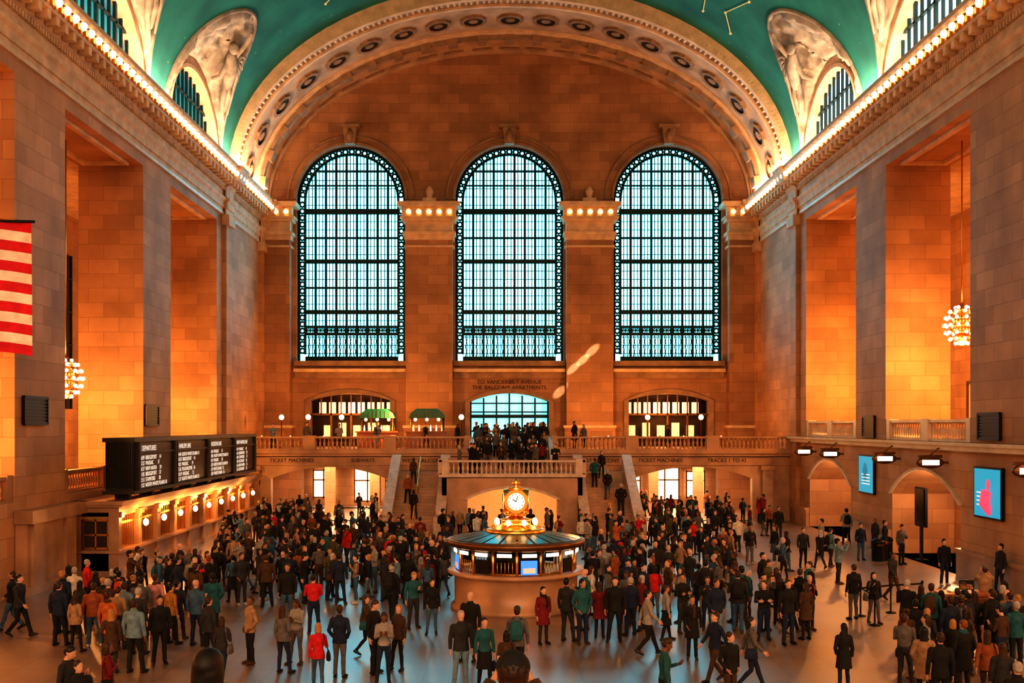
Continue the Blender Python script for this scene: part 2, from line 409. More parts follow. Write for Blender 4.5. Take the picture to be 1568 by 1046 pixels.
mb = MB()
def band(mb, c, r0, r1, zs, y0, y1, mat=0, n=32, rz=None):
    for i in range(n):
        a, b = pi*i/n, pi*(i+1)/n
        q = [(c+r1*cos(a), y0, zs+r1*sin(a)), (c+r1*cos(b), y0, zs+r1*sin(b)), (c+r0*cos(b), y0, zs+r0*sin(b)), (c+r0*cos(a), y0, zs+r0*sin(a))]
        mb.extrude(q, (0, y1-y0, 0), mat)
for c in WX:
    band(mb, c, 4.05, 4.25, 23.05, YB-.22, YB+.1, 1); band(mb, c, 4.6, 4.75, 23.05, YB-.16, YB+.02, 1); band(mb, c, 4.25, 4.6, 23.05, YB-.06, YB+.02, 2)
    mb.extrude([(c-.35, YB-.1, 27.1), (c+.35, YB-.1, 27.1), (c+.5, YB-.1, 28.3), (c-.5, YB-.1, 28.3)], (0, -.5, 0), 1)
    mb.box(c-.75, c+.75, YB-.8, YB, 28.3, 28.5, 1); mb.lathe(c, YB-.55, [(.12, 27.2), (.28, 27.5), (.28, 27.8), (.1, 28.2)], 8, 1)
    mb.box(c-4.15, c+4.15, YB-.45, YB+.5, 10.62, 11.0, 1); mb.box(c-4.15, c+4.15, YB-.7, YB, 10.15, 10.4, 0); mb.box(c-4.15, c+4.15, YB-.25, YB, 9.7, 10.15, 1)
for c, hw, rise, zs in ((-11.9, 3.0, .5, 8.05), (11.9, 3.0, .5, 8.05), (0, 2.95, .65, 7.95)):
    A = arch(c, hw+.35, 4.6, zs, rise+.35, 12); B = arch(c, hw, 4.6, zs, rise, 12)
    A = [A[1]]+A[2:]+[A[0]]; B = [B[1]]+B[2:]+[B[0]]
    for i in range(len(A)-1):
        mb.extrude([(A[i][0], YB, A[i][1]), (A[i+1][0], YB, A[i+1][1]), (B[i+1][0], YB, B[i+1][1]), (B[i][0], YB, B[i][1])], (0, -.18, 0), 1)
mb.obj('trim_west_windows', [M_TRIM, M_TRIMD, M_WALLB])

mb = MB(); mbb = MB()
for c, hw in ((-5.92, 1.72), (5.92, 1.72), (-17.15, .95), (17.15, .95)):
    y0 = YB-1.1
    mb.box(c-hw, c+hw, y0, YB, 4.6, 19.85, 0)
    mb.box(c-hw-.15, c+hw+.15, y0-.15, YB, 4.6, 6.0, 0); mb.box(c-hw-.22, c+hw+.22, y0-.22, YB, 6.0, 6.2, 1)
    mb.box(c-hw-.12, c+hw+.12, y0-.12, YB, 19.3, 19.45, 1)
    mb.box(c-hw-.10, c+hw+.10, y0-.10, YB, 19.85, 20.2, 1); mb.box(c-hw-.22, c+hw+.22, y0-.22, YB, 20.2, 20.45, 1)
    mb.box(c-hw-.02, c+hw+.02, y0-.02, YB, 20.45, 21.2, 1)
    mb.box(c-hw-.25, c+hw+.25, y0-.25, YB, 21.2, 21.42, 1)
    mb.box(c-hw-.55, c+hw+.55, y0-.55, YB, 22.25, 22.6, 1); mb.box(c-hw-.4, c+hw+.4, y0-.4, YB, 21.42, 21.55, 1)
    mb.box(c-hw-.1, c+hw+.1, y0-.1, YB, 21.55, 22.25, 2)
    k = int((2*hw+.6)/.72)
    for i in range(k+1):
        x = c-hw-.15+(2*hw+.3)*i/k
        mb.box(x-.12, x+.12, y0-.45, y0, 21.55, 22.25, 1)
        if i < k: mbb.ell((x+(2*hw+.3)/k/2, y0-.32, 21.88), (.2, .14, .2), 0, 8, 5)
for c in (-5.92, 5.92):
    mb.box(c-.5, c+.5, YB-.9, YB-.2, 22.6, 23.0, 1); mb.lathe(c, YB-.55, [(.35, 23.0), (.2, 23.15), (.32, 23.5), (.2, 23.8), (.05, 23.95)], 10, 1)
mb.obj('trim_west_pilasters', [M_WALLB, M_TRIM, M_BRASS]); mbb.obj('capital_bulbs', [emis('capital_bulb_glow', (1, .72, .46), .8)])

mb = MB()
for c in (-11.9, 11.9):
    mb.box(c-3.6, c+3.6, 84.5, 84.7, 4.6, 9.2, 0); mb.box(c-3.7, c-3.6, 80.9, 84.7, 4.6, 9.2, 0); mb.box(c+3.6, c+3.7, 80.9, 84.7, 4.6, 9.2, 0)
    mb.box(c-3.6, c+3.6, 80.9, 84.7, 9.2, 9.4, 0); mb.box(c-3.6, c+3.6, 80.9, 84.7, 4.4, 4.6, 0)
    mb.box(c-3, c+3, 80.55, 80.7, 6.95, 7.1, 1)
    for i in range(9): x = c-3+6*i/8; mb.box(x-.05, x+.05, 80.55, 80.65, 7.0, 8.5, 1)
    for i in range(5): x = c-3+6*i/4; mb.box(x-.07, x+.07, 80.55, 80.65, 4.6, 7.0, 1)
    for i in range(8): x = c-3+6*i/8; mb.box(x+.1, x+.65, 83.6, 83.62, 7.1, 8.0, 2)
    for i in range(5): mb.box(c-2.6+i*1.15, c-2.0+i*1.15, 83.9, 84.0, 5.2, 6.2+.2*(i % 2), 3)
mb.obj('wall_restaurant_rooms', [M_DARK, M_BRONZE, emis('restaurant_transom_light', (1, .72, .5), .6), emis('backbar_light', (1, .5, .2), .8)])
root = empty('door_1', (0, YB+.6, 4.6))
mb = MB()
for i in range(7): x = -2.9+5.8*i/6; mb.box(x-.06, x+.06, -.05, .05, 0, 4.0-.5*abs(x)/2.9, 0)
for z in (0.05, 1.1, 2.15, 2.55, 3.2): mb.box(-2.9, 2.9, -.06, .06, z, z+(.25 if z in (2.15,) else .1), 0)
mb.obj('door_frame', [M_FRAME], root)
mb = MB(); A = arch(0, 2.95, 0, 3.35, .65, 12); mb.add([(u, .25, v) for u, v in A], [tuple(range(len(A)))], 0); mb.obj('door_glass', [M_DOORP], root)
text('inscription_vanderbilt', 'TO VANDERBILT AVENUE\nTHE BALCONY APARTMENTS', .42, (0, YB-.02, 9.3), (pi/2, 0, 0), M_CARVE, None)

# ------------------------------------------------------------------ end arch
mb = MB()
def barrel(mb, rx, rz, y0, y1, mat, n=72):
    E = ellp(rx, rz, n); vs = [(x, y0, z) for x, z in E]+[(x, y1, z) for x, z in E]; m = len(E)
    mb.add(vs, [(i, i+1, m+i+1, m+i) for i in range(m-1)], mat, True)
def ringface(mb, a, b, y, mat, n=72):
    A = ellp(a[0], a[1], n); B = ellp(b[0], b[1], n); m = len(A)
    mb.add([(x, y, z) for x, z in A]+[(x, y, z) for x, z in B], [(i, i+1, m+i+1, m+i) for i in range(m-1)], mat)
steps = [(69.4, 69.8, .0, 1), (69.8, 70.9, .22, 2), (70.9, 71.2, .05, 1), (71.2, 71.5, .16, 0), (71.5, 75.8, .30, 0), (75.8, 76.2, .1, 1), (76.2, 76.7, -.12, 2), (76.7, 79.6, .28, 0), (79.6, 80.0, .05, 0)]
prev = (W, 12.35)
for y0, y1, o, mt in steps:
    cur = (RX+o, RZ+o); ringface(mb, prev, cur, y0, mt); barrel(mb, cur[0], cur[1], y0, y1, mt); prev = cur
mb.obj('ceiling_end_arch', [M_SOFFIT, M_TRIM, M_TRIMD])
def epos(t, rx, rz): 
    p = Vector((rx*cos(t), 0, ZC+rz*sin(t))); nrm = Vector((cos(t)/rx, 0, sin(t)/rz)).normalized(); return p, nrm
def arcparams(rx, rz, k):
    N = 800; s = [0]; last = epos(0, rx, rz)[0]
    for i in range(1, N+1):
        p = epos(pi*i/N, rx, rz)[0]; s.append(s[-1]+(p-last).length); last = p
    out = []; j = 0
    for q in range(k):
        target = s[-1]*(q+.5)/k
        while s[j] < target: j += 1
        out.append(pi*j/N)
    return out
mb = MB()
for t in arcparams(RX+.3, RZ+.3, 19):
    p, nr = epos(t, RX+.28, RZ+.28); tg = Vector((-nr.z, 0, nr.x)); yy = Vector((0, 1, 0))
    c = p+yy*73.7
    for r0, r1, h, mt in ((.66, .88, .16, 1), (.34, .66, .05, 0), (0.02, .30, .14, 1)):
        n = 20; A = []; B = []
        for k in range(n):
            d = tg*cos(2*pi*k/n)+yy*sin(2*pi*k/n); w = 1+.08*(k % 2)
            A.append(c+d*r1*w-nr*h); B.append(c+d*r0-nr*h)
        base = [a+nr*(h+.03) for a in A]
        mb.add(A+B+base, [(k, (k+1) % n, n+(k+1) % n, n+k) for k in range(n)]+[(k, (k+1) % n, 2*n+(k+1) % n, 2*n+k) for k in range(n)], mt)
for t in arcparams(RX+.22, RZ+.22, 120):
    p, nr = epos(t, RX+.2, RZ+.2); q = Matrix((( -nr.z, 0, nr.x), (0, 1, 0), (nr.x, 0, nr.z))).transposed()
    mb.ell(p+Vector((0, 70.35, 0)), (.13, .42, .12), 2, 6, 4, q)
for t in arcparams(RX+.1, RZ+.1, 170):
    p, nr = epos(t, RX+.0, RZ+.0); q = Matrix((( -nr.z, 0, nr.x), (0, 1, 0), (nr.x, 0, nr.z))).transposed()
    mb.ell(p+Vector((0, 69.45, 0))+nr*.25, (.09, .08, .16), 2, 5, 3, q)
for t in arcparams(RX+.28, RZ+.28, 23):
    p, nr = epos(t, RX+.24, RZ+.24); tg = Vector((-nr.z, 0, nr.x)); yy = Vector((0, 1, 0))
    c = p+yy*76.6; w, d = .35, .5
    q = [c+tg*w+yy*d, c-tg*w+yy*d, c-tg*w-yy*d, c+tg*w-yy*d]
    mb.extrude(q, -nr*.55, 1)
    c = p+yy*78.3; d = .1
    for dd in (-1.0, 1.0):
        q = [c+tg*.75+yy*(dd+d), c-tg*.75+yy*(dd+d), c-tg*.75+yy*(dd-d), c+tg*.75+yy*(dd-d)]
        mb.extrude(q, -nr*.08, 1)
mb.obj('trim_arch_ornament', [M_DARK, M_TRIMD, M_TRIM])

# ------------------------------------------------------------------ vault with lunettes
LY = [(a+b)/2-.3 for a, b in OPEN]; LH = 5.6; LRISE = 4.7; VR = 12.35
def svals(y):
    for c in LY:
        s = (y-c)/LH
        if abs(s) < 1: return s
    return None
def thg(y):
    s = svals(y)
    return 0 if s is None else .62*max(0, 1-s*s)**.62
ys = set([-6.0, 69.4])
for c in LY:
    for i in range(33): ys.add(round(c-LH*cos(pi*i/32), 4))
ysr = sorted(y for y in ys if -6 <= y <= 69.4)
full = []
for a, b in zip(ysr, ysr[1:]):
    full.append(a)
    if b-a > .8: full += [a+(b-a)*k/3 for k in (1, 2)]
full.append(ysr[-1]); ysr = full
NT = 44; mb = MB(); vs = []; fs = []
for y in ysr:
    g = thg(y)
    for k in range(NT+1):
        t = g+(pi-2*g)*k/NT; vs.append((W*cos(t), y, ZC+VR*sin(t)))
for j in range(len(ysr)-1):
    for k in range(NT):
        a = j*(NT+1)+k; fs.append((a, a+1, a+NT+2, a+NT+1))
mb.add(vs, fs, 0, True); mb.obj('ceiling', [M_CEIL], fixn=False)

def groin_pt(sg, y):
    g = thg(y); return Vector((sg*W*cos(g), y, ZC+VR*sin(g)))
def wall_pt(sg, y):
    s = svals(y); return Vector((sg*W, y, ZC+LRISE*sqrt(max(0, 1-s*s))))
for side, sg in (('left', -1), ('right', 1)):
    mb = MB()
    for c in LY:
        Yc = [c-LH*.9999*cos(pi*i/60) for i in range(61)]; vs = []; fs = []; NS = 20
        for yi, y in enumerate(Yc):
            a, b = wall_pt(sg, y), groin_pt(sg, y)
            for k in range(NS+1):
                p = a.lerp(b, k/NS)
                if 0 < k < NS and 0 < yi < 60:
                    q = p*1.1; d = (1-abs(noise.noise(q))*2.2)*.5+(1-abs(noise.noise(q*2.6))*2)*.25
                    p = p+Vector((-sg*.35, (-1 if y > c else 1)*.6, -.7)).normalized()*max(0, d)*.7
                vs.append(p)
        for j in range(60):
            for k in range(NS): a = j*(NS+1)+k; fs.append((a, a+1, a+NS+2, a+NS+1))
        mb.add(vs, fs, 0, True)
        mb.tube([groin_pt(sg, y) for y in Yc], .15, 6, 1)
        def sp(s, k): 
            y = c+LH*s; return wall_pt(sg, y).lerp(groin_pt(sg, y), k)+Vector((-sg*.2, -.5, -.55))
        mb.tube([sp(.30, .55), sp(.40, .55), sp(.52, .55), sp(.62, .5)], [.28, .42, .36, .3], 8, 1, round_=True)
        mb.ell(sp(.22, .6), (.3, .3, .34), 1)
        mb.tube([sp(.35, .6), sp(.3, .8), sp(.2, .92)], [.2, .16, .12], 6, 1, round_=True)
        mb.tube([sp(.35, .5), sp(.45, .3), sp(.4, .15)], [.2, .15, .12], 6, 1, round_=True)
        mb.tube([sp(.6, .5), sp(.72, .65), sp(.8, .5)], [.26, .2, .14], 6, 1, round_=True)
        mb.tube([sp(.6, .45), sp(.72, .35), sp(.85, .45)], [.24, .18, .12], 6, 1, round_=True)
        for w in range(5): mb.tube([sp(.38, .62), sp(.42+.05*w, .8), sp(.5+.09*w, .93)], [.16, .14, .05], 5, 1, round_=True)
    mb.obj('trim_lunette_relief_'+side, [M_RELIEF, M_RELIEF])
    for li, c in enumerate(LY):
        root = empty('window_lunette_'+side, (sg*W, c, ZC))
        mb = MB()
        A = [(LH*cos(pi*i/28), LRISE*sin(pi*i/28)) for i in range(29)]; B = [(4.7*cos(pi*i/28), 3.9*sin(pi*i/28)) for i in range(29)]
        for i in range(28):
            q = [(0, A[i][0], A[i][1]), (0, A[i+1][0], A[i+1][1]), (0, B[i+1][0], B[i+1][1]), (0, B[i][0], B[i][1])]
            mb.extrude(q, (sg*.7, 0, 0), 0)
        for i in range(28):
            C = [(4.9*cos(pi*j/28), 4.1*sin(pi*j/28)) for j in (i, i+1)]
            q = [(0, C[0][0], C[0][1]), (0, C[1][0], C[1][1]), (0, B[i+1][0], B[i+1][1]), (0, B[i][0], B[i][1])]
            mb.extrude(q, (-sg*.15, 0, 0), 0)
        for i in range(1, 12):
            yv = -4.7+9.4*i/12; h = 3.9*sqrt(1-(yv/4.7)**2); w = .10 if i % 3 == 0 else .04
            mb.box(sg*.35, sg*.5, yv-w, yv+w, 0, h, 1)
        for z in (1.2, 2.4): 
            hw = 4.7*sqrt(1-(z/3.9)**2); mb.box(sg*.35, sg*.5, -hw, hw, z, z+.12, 1)
        mb.obj('stone_surround', [M_SOFFIT, M_FRAME], root)
        mb = MB(); mb.add([(sg*.62, u, v) for u, v in B], [tuple(range(29))], 0)
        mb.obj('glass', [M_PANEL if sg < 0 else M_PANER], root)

mb = MB()
def cv(y, t, off=.06): return Vector(((W-off)*cos(t), y, ZC+(VR-off)*sin(t)))
for line in ([(66,1.00),(64,1.05),(62.5,1.0),(63.5,.93),(65.5,.94),(66,1.0)], [(66.5,.86),(64,.88),(61,.84),(58,.90),(55,.86)], [(60,1.1),(62,1.2),(65,1.18),(67,1.25)],
             [(62,.72),(65,.78),(67,.72)], [(58,2.1),(61,2.2),(64,2.1),(66,2.25)], [(50,.9),(54,1.05),(58,1.0)]):
    pts = []
    for (a, b), (c_, d) in zip(line, line[1:]):
        for k in range(6): pts.append(cv(a+(c_-a)*k/6, b+(d-b)*k/6))
    pts.append(cv(*line[-1])); mb.tube(pts, .03, 4, 0)
    for a, b in line: mb.ell(cv(a, b), (.09, .09, .09), 0, 6, 4)
mb.obj('ceiling_constellations', [M_GOLD])

# ------------------------------------------------------------------ west balcony and stairs
mb = MB()
outer = [(-W, -0.3), (W, -0.3), (W, 4.6), (-W, 4.6)]
panel(mb, outer, [arch(-11.8, 3.75, 0, 2.75, .75, 14), arch(11.8, 3.85, 0, 2.75, .75, 14)], lambda u, v: (u, 69.4, v), (0, .6, 0), 0)
mb.box(-W, W, 69.4, YB, 4.15, 4.6, 0)
mb.box(-W, -2.45, 69.05, 69.5, 4.38, 4.6, 1); mb.box(2.45, W, 69.05, 69.5, 4.38, 4.6, 1)
mb.box(-W, -2.45, 69.2, 69.5, 4.2, 4.38, 1); mb.box(2.45, W, 69.2, 69.5, 4.2, 4.38, 1)
mb.box(-W, -2.45, 69.3, 69.5, 3.62, 3.75, 1); mb.box(2.45, W, 69.3, 69.5, 3.62, 3.75, 1)
for x in (-16.6, -7.7, 7.7, 16.6):
    mb.box(x-.35, x+.35, 69.15, 69.5, 0, 3.6, 0); mb.box(x-.45, x+.45, 69.05, 69.5, 0, .6, 1); mb.box(x-.45, x+.45, 69.05, 69.5, 3.3, 3.6, 1)
mb.obj('balcony_west', [M_MARBLE, M_MARBLE])
mb = MB()
balustrade(mb, (-W+.05, 69.35), (-2.6, 69.35), 4.6); balustrade(mb, (2.6, 69.35), (W-.05, 69.35), 4.6)
mb.obj('balustrade_west_balcony', [M_MARBLE])
mb = MB()
mb.box(-W, W, 83.5, 83.7, 0, 4.2, 0); mb.box(-7.4, -7.2, 70, 83.5, 0, 4.15, 0); mb.box(7.2, 7.4, 70, 83.5, 0, 4.15, 0)
mb.box(-W, W, 80.9, 83.5, 3.9, 4.2, 0)
for x0, x1, z0, z1 in ((-15.2,-13.6,.6,2.7), (-12.0,-10.0,.3,2.9), (-9.6,-8.3,.6,2.6), (8.4,10.2,.4,2.8), (11,13.2,.4,2.9), (13.8,15.2,.6,2.6)):
    mb.box(x0, x1, 83.3, 83.45, z0, z1, 1)
    xm = (x0+x1)/2
    for xx in (x0, xm, x1): mb.box(xx-.05, xx+.05, 83.2, 83.3, z0-.1, z1+.1, 2)
    for zz in (z0, (z0+z1)/2+.3, z1): mb.box(x0, x1, 83.2, 83.3, zz-.04, zz+.06, 2)
for x in (-14, -11.8, -9.6, 9.6, 11.8, 14):
    for y in (72, 75, 78): mb.box(x-.3, x+.3, y-.3, y+.3, 4.08, 4.15, 3)
for x in (-12.8, -9.6, 10.2, 13.4):
    mb.box(x-.35, x+.35, 76, 76.5, 0, 4.1, 0); mb.box(x-.45, x+.45, 75.9, 76.6, 3.6, 4.1, 0)
mb.obj('wall_subway_passage', [M_WALL, M_WARM, M_BRONZE, M_WHITE])
R90 = (pi/2, 0, 0)
for s, x in (('TICKET MACHINES', -14.2), ('SUBWAYS', -9.6), ('TICKET MACHINES', 9.7), ('TRACKS 1 TO 42', 14.0)):
    text('inscription', s, .34, (x, 69.38, 3.82), R90, M_CARVE)
for x in (-5.7, 5.7): text('inscription', 'WEST BALCONY', .36, (x, 69.38, 3.8), R90, M_CARVE)

root = empty('grand_staircase', (0, 66, 0))
mb = MB()
def stairbox(x0, x1, y0, n, dy, z0, dz):
    for i in range(n): mb.box(x0, x1, y0+i*dy, y0+n*dy, z0+i*dz, z0+(i+1)*dz, 0)
for sg in (-1, 1):
    stairbox(sg*4.07, sg*7.1, 60, 20, .3, 0, .165)
stairbox(-2.4, 2.4, 67, 8, .3, 3.3, .1625)
for sg in (-1, 1): mb.box(sg*7.1, sg*4.07, 66, 69.4, 0, 3.3, 0)
mb.box(-4.07, 4.07, 66, 69.4, 0, 3.3, 0)
panel(mb, [(-4.07, -0.2), (4.07, -0.2), (4.07, 3.3), (-4.07, 3.3)], [arch(0, 2.6, 0, 1.9, .65, 14)], lambda u, v: (u, 62, v), (0, .5, 0), 1)
mb.box(-4.07, 4.07, 62, 66, 3.15, 3.3, 1); mb.box(-4.25, 4.25, 61.8, 62.2, 3.2, 3.36, 2)
A = arch(0, 2.85, 0, 1.9, .8, 14)[2:]; B = arch(0, 2.6, 0, 1.9, .65, 14)[2:]
for i in range(len(A)-1): mb.extrude([(A[i][0], 62, A[i][1]), (A[i+1][0], 62, A[i+1][1]), (B[i+1][0], 62, B[i+1][1]), (B[i][0], 62, B[i][1])], (0, -.12, 0), 2)
mb.box(-4.07, -3.8, 62, 66, 0, 3.3, 1); mb.box(3.8, 4.07, 62, 66, 0, 3.3, 1)
mb.box(-3.8, 3.8, 65.7, 66, 0, 3.2, 3)
for sg in (-1, 1):
    for xc, w in ((4.07, .22), (7.1, .22)):
        P = [(59.6, 0), (59.6, .75), (60.0, .95), (66.2, 4.25), (66.8, 4.25), (66.8, 0)]
        mb.extrude([(sg*xc-w, y, z) for y, z in P], (2*w, 0, 0), 2)
        P = [(59.5, .75), (60.0, 1.08), (66.2, 4.38), (66.8, 4.38), (66.8, 4.25), (66.2, 4.25), (60, .95)]
        mb.extrude([(sg*xc-w-.07, y, z) for y, z in P], (2*w+.14, 0, 0), 2)
        mb.box(sg*xc-.33, sg*xc+.33, 59.2, 59.8, 0, 1.1, 2); mb.ell((sg*xc, 59.5, 1.3), (.25, .25, .25), 2)
    P = [(66.9, 3.3), (66.9, 4.15), (69.4, 5.45), (69.4, 3.3)]
    mb.extrude([(sg*2.55-.14, y, z) for y, z in P], (.28, 0, 0), 2)
    mb.tube([(sg*5.6, 60, .95), (sg*5.6, 66, 4.25)], .035, 6, 4)
    for k in range(4): mb.tube([(sg*5.6, 60.1+k*1.9, .1+k*1.0), (sg*5.6, 60.1+k*1.9, 1.0+k*1.04)], .025, 6, 4)
balustrade(mb, (-4.07, 62.1), (4.07, 62.1), 3.3, 2)
balustrade(mb, (-4.07, 62.3), (-4.07, 66.0), 3.3, 2); balustrade(mb, (4.07, 62.3), (4.07, 66.0), 3.3, 2)
o = mb.obj('stair_body', [M_MARBLE, M_MARBLE, pbr('stair_cheek_marble', (.6, .46, .37), .35), M_WARMD, M_BRASS]); o.parent = root; o.location = (0, -66, 0)

mb = MB(); 
for i in range(27): mb.box(-5, 5, 3-.1, 3+.335*(27-i), i*.1666, (i+1)*.1666, 0)
mb.box(-18, 18, -6, 3, 4.2, 4.5, 0)
mb.obj('east_staircase', [M_MARBLE])

# ------------------------------------------------------------------ ticket booths on the left
root = empty('ticket_booth_row', (-17.3, 56, 0))
mb = MB()
X0, X1, YA, YZ = -18.25, -16.45, 44.0, 69.2
mb.box(X0, X1, YA, YZ, 0, .95, 0); mb.box(X0, X1, YA, YZ, 2.45, 2.62, 0)
mb.box(X0, X1+.12, YA-.12, YZ, 2.62, 2.85, 1); mb.box(X0, X1+.3, YA-.3, YZ, 2.85, 2.95, 1); mb.box(X0, X1+.38, YA-.38, YZ, 2.95, 3.1, 1)
mb.box(X0, X1+.22, YA-.2, YZ, .95, 1.06, 1); mb.box(X0, X1+.1, YA-.1, YZ, 0, .22, 1)
mb.box(X0, X1-.8, YA+.4, YZ, .95, 2.5, 2)
k = 10; dy = (YZ-YA)/k
for i in range(k+1):
    y = YA+i*dy
    mb.box(X0, X1+.12, y-.22 if i else YA, y+.22, 0, 2.62, 0); mb.box(X1, X1+.2, y-.28 if i else YA, y+.28, 2.4, 2.62, 1); mb.box(X1, X1+.2, y-.28 if i else YA, y+.28, 0, .3, 1)
    if i < k:
        a, b = y+.22, y+dy-.22
        mb.box(X1-.1, X1-.04, a, b, 2.1, 2.2, 3)
        for q in range(8): yy = a+(b-a)*(q+.5)/8; mb.box(X1-.09, X1-.06, yy-.015, yy+.015, 1.06, 2.45, 3)
        mb.box(X1-.8, X1-.75, a+.4, b-.4, 1.4, 2.3, 4)
mb.box(-18.1, -17.9, YA-.12, YA, 0, 2.62, 0); mb.box(-16.75, -16.33, YA-.12, YA, 0, 2.62, 0)
mb.box(-17.8, -16.85, YA-.03, YA+.05, 1.15, 2.3, 2)
for z in (1.15, 1.7, 2.3): mb.box(-17.85, -16.8, YA-.08, YA, z-.04, z+.04, 3)
for x in (-17.85, -17.3, -16.8): mb.box(x-.03, x+.03, YA-.08, YA, 1.12, 2.34, 3)
for a, b in ((38.8, 43.3), (24.9, 29.5)):
    mb.box(-18.28, -17.85, a, b, 0, 2.62, 0); mb.box(-18.28, -17.6, a-.1, b+.7 if a < 43 and a > 30 else b, 2.62, 3.1, 1); mb.box(-18.28, -17.7, a-.1, b, 0, .35, 1)
    mb.box(-17.9, -17.72, a+.3, a+1.3, .35, 2.62, 0); mb.box(-17.9, -17.72, b-1.3, b-.3, .35, 2.62, 0)
o = mb.obj('booth_body', [M_MARBLE, M_MARBLE, M_DARK, M_BRASS, M_WARMD]); o.parent = root; o.location = (17.3, -56, 0)
mb = MB()
for i in range(1, k, 1):
    y = YA+i*dy; mb.tube([(X1+.12, y, 2.2), (X1+.3, y, 2.28), (X1+.36, y, 2.15)], .02, 6, 1); mb.ell((X1+.36, y, 2.0), (.13, .13, .16), 0, 10, 6)
o = mb.obj('globe_lamps', [M_GLOBE, M_BRASS]); o.parent = root; o.location = (17.3, -56, 0)

root = empty('departure_board', (-16.4, 55, 3.1))
mb = MB()
mb.box(-17.0, -15.85, 44.2, 66, 3.45, 5.55, 0); mb.box(-17.1, -15.75, 44.1, 66.1, 5.5, 5.68, 0); mb.box(-17.1, -15.75, 44.1, 66.1, 3.35, 3.5, 0)
for y in range(45, 66, 3): mb.box(-16.9, -16.3, y, y+.3, 3.0, 3.4, 0)
for i in range(12): x = -16.95+i*.095; mb.box(x, x+.03, 44.12, 44.2, 3.6, 5.45, 1)
pan = [(44.6, 49.4), (49.8, 55.0), (55.4, 60.4), (60.8, 65.6)]
for a, b in pan:
    mb.box(-15.85, -15.78, a, b, 3.6, 5.42, 1)
    for (y0, y1, z0, z1) in ((a-.12, a, 3.5, 5.5), (b, b+.12, 3.5, 5.5)): mb.box(-15.85, -15.66, y0, y1, z0, z1, 0)
    mb.box(-15.85, -15.70, a, b, 5.02, 5.08, 0)
o = mb.obj('board_case', [pbr('board_case_dark', (.03, .028, .026), .45), pbr('board_glass_black', (0.02, 0.02, 0.02), 0.3)]); o.parent = root; o.location = (16.4, -55, -3.1)
names = ['NEW HAVEN', 'STAMFORD', 'POUGHKEEPSIE', 'WHITE PLAINS', 'CROTON-HARMON', 'SOUTHEAST', 'BRIDGEPORT', 'GREENWICH', 'WASSAIC', 'NORTH WHITE PLAINS']
for pi_, (a, b) in enumerate(pan):
    body = '\n'.join('%d:%02d  %-14s %d' % (random.randint(1, 12), random.randint(0, 59), random.choice(names), random.randint(11, 42)) for _ in range(6))
    t = text('departures_text', body, .25, (-15.76, a+.3, 4.72), (pi/2, 0, pi/2), M_TXT, None, 'LEFT', .002); t.parent = root; t.location = (16.4-15.76, a+.3-55, 4.75-3.1); t.data.space_line = .93
    t = text('header_text', ['DEPARTURES', 'HARLEM LINE', 'HUDSON LINE', 'NEW HAVEN LINE'][pi_], .32, (0, 0, 0), (pi/2, 0, pi/2), M_TXT, root, 'LEFT', .002); t.location = (16.4-15.76, a+.4-55, 5.12-3.1)

def grille(name, x, y0, y1, z0, z1, sg):
    mb = MB(); mb.box(x, x-sg*.08, y0, y1, z0, z1, 0)
    for i in range(8): z = z0+(z1-z0)*(i+.5)/8; mb.box(x-sg*.08, x-sg*.11, y0+.08, y1-.08, z-.03, z+.03, 0)
    for (a, b, c, d) in ((y0-.05, y0+.05, z0, z1), (y1-.05, y1+.05, z0, z1), (y0, y1, z0-.05, z0+.05), (y0, y1, z1-.05, z1+.05)): mb.box(x, x-sg*.13, a, b, c, d, 0)
    mb.obj(name, [M_BLACK])
grille('loudspeaker_grille', -W, 39.4, 41.4, 6.25, 7.25, -1)
grille('loudspeaker_grille', -W, 53.0, 54.9, 6.2, 7.2, -1)
grille('loudspeaker_grille', W, 40.6, 42.4, 5.65, 6.65, 1)
grille('loudspeaker_grille', W, 54.2, 55.9, 5.6, 6.65, 1)

def poster(y0, y1, z0, z1, pink):
    root = empty('advertising_screen', (W, (y0+y1)/2, (z0+z1)/2)); hy = (y1-y0)/2; hz = (z1-z0)/2
    mb = MB(); mb.box(0, -.14, -hy-.08, hy+.08, -hz-.08, hz+.08, 0); mb.box(-.14, -.15, -hy, hy, -hz, hz, 1)
    if pink:
        mb.ell((-.15, -.1, .35*hz), (.01, .18, .22), 2); mb.tube([(-.155, -.1, .1), (-.155, 0, -.4), (-.155, -.3, -.8)], [.25, .3, .12], 8, 2)
    else: mb.ell((-.15, .1, .1), (.01, .35, .5), 3)
    for k in range(4): mb.box(-.15, -.158, hy*.3 if pink else -hy*.6, hy*.8 if pink else hy*.6, -hz*.55+k*.16, -hz*.5+k*.16, 4)
    mb.obj('screen', [M_BLACK, M_CYAN, M_PINK, emis('deep_teal_ink', (.0, .2, .3), .6, (0, .05, .1)), M_TXT], root)
poster(54.2, 56.3, 2.75, 4.6, False); poster(40.4, 42.6, 2.65, 4.5, True); poster(26.5, 28.5, 2.65, 4.5, False)
def tracksign(y, z):
    root = empty('track_number_sign', (W-.75, y, z))
    mb = MB(); mb.rings([[(.55*cos(t)*s, yy, .24*sin(t)*s) for t in [2*pi*i/20 for i in range(20)]] for yy, s in ((-.1, .95), (-.06, 1.05), (.06, 1.05), (.1, .95))], 0)
    mb.box(-.36, .36, -.12, -.1, -.11, .11, 1); mb.box(.4, .75, -.05, .05, -.05, .05, 0); mb.box(-.5, .5, -.09, .09, .2, .32, 0)
    mb.tube([(.0, 0, .3), (.35, 0, .6), (.75, 0, .6)], .03, 6, 0)
    mb.obj('sign_body', [M_BRONZE, M_WHITE], root)
for y in (64.4, 59.3, 50.9, 45.5, 37, 31.5): tracksign(y, 4.62)

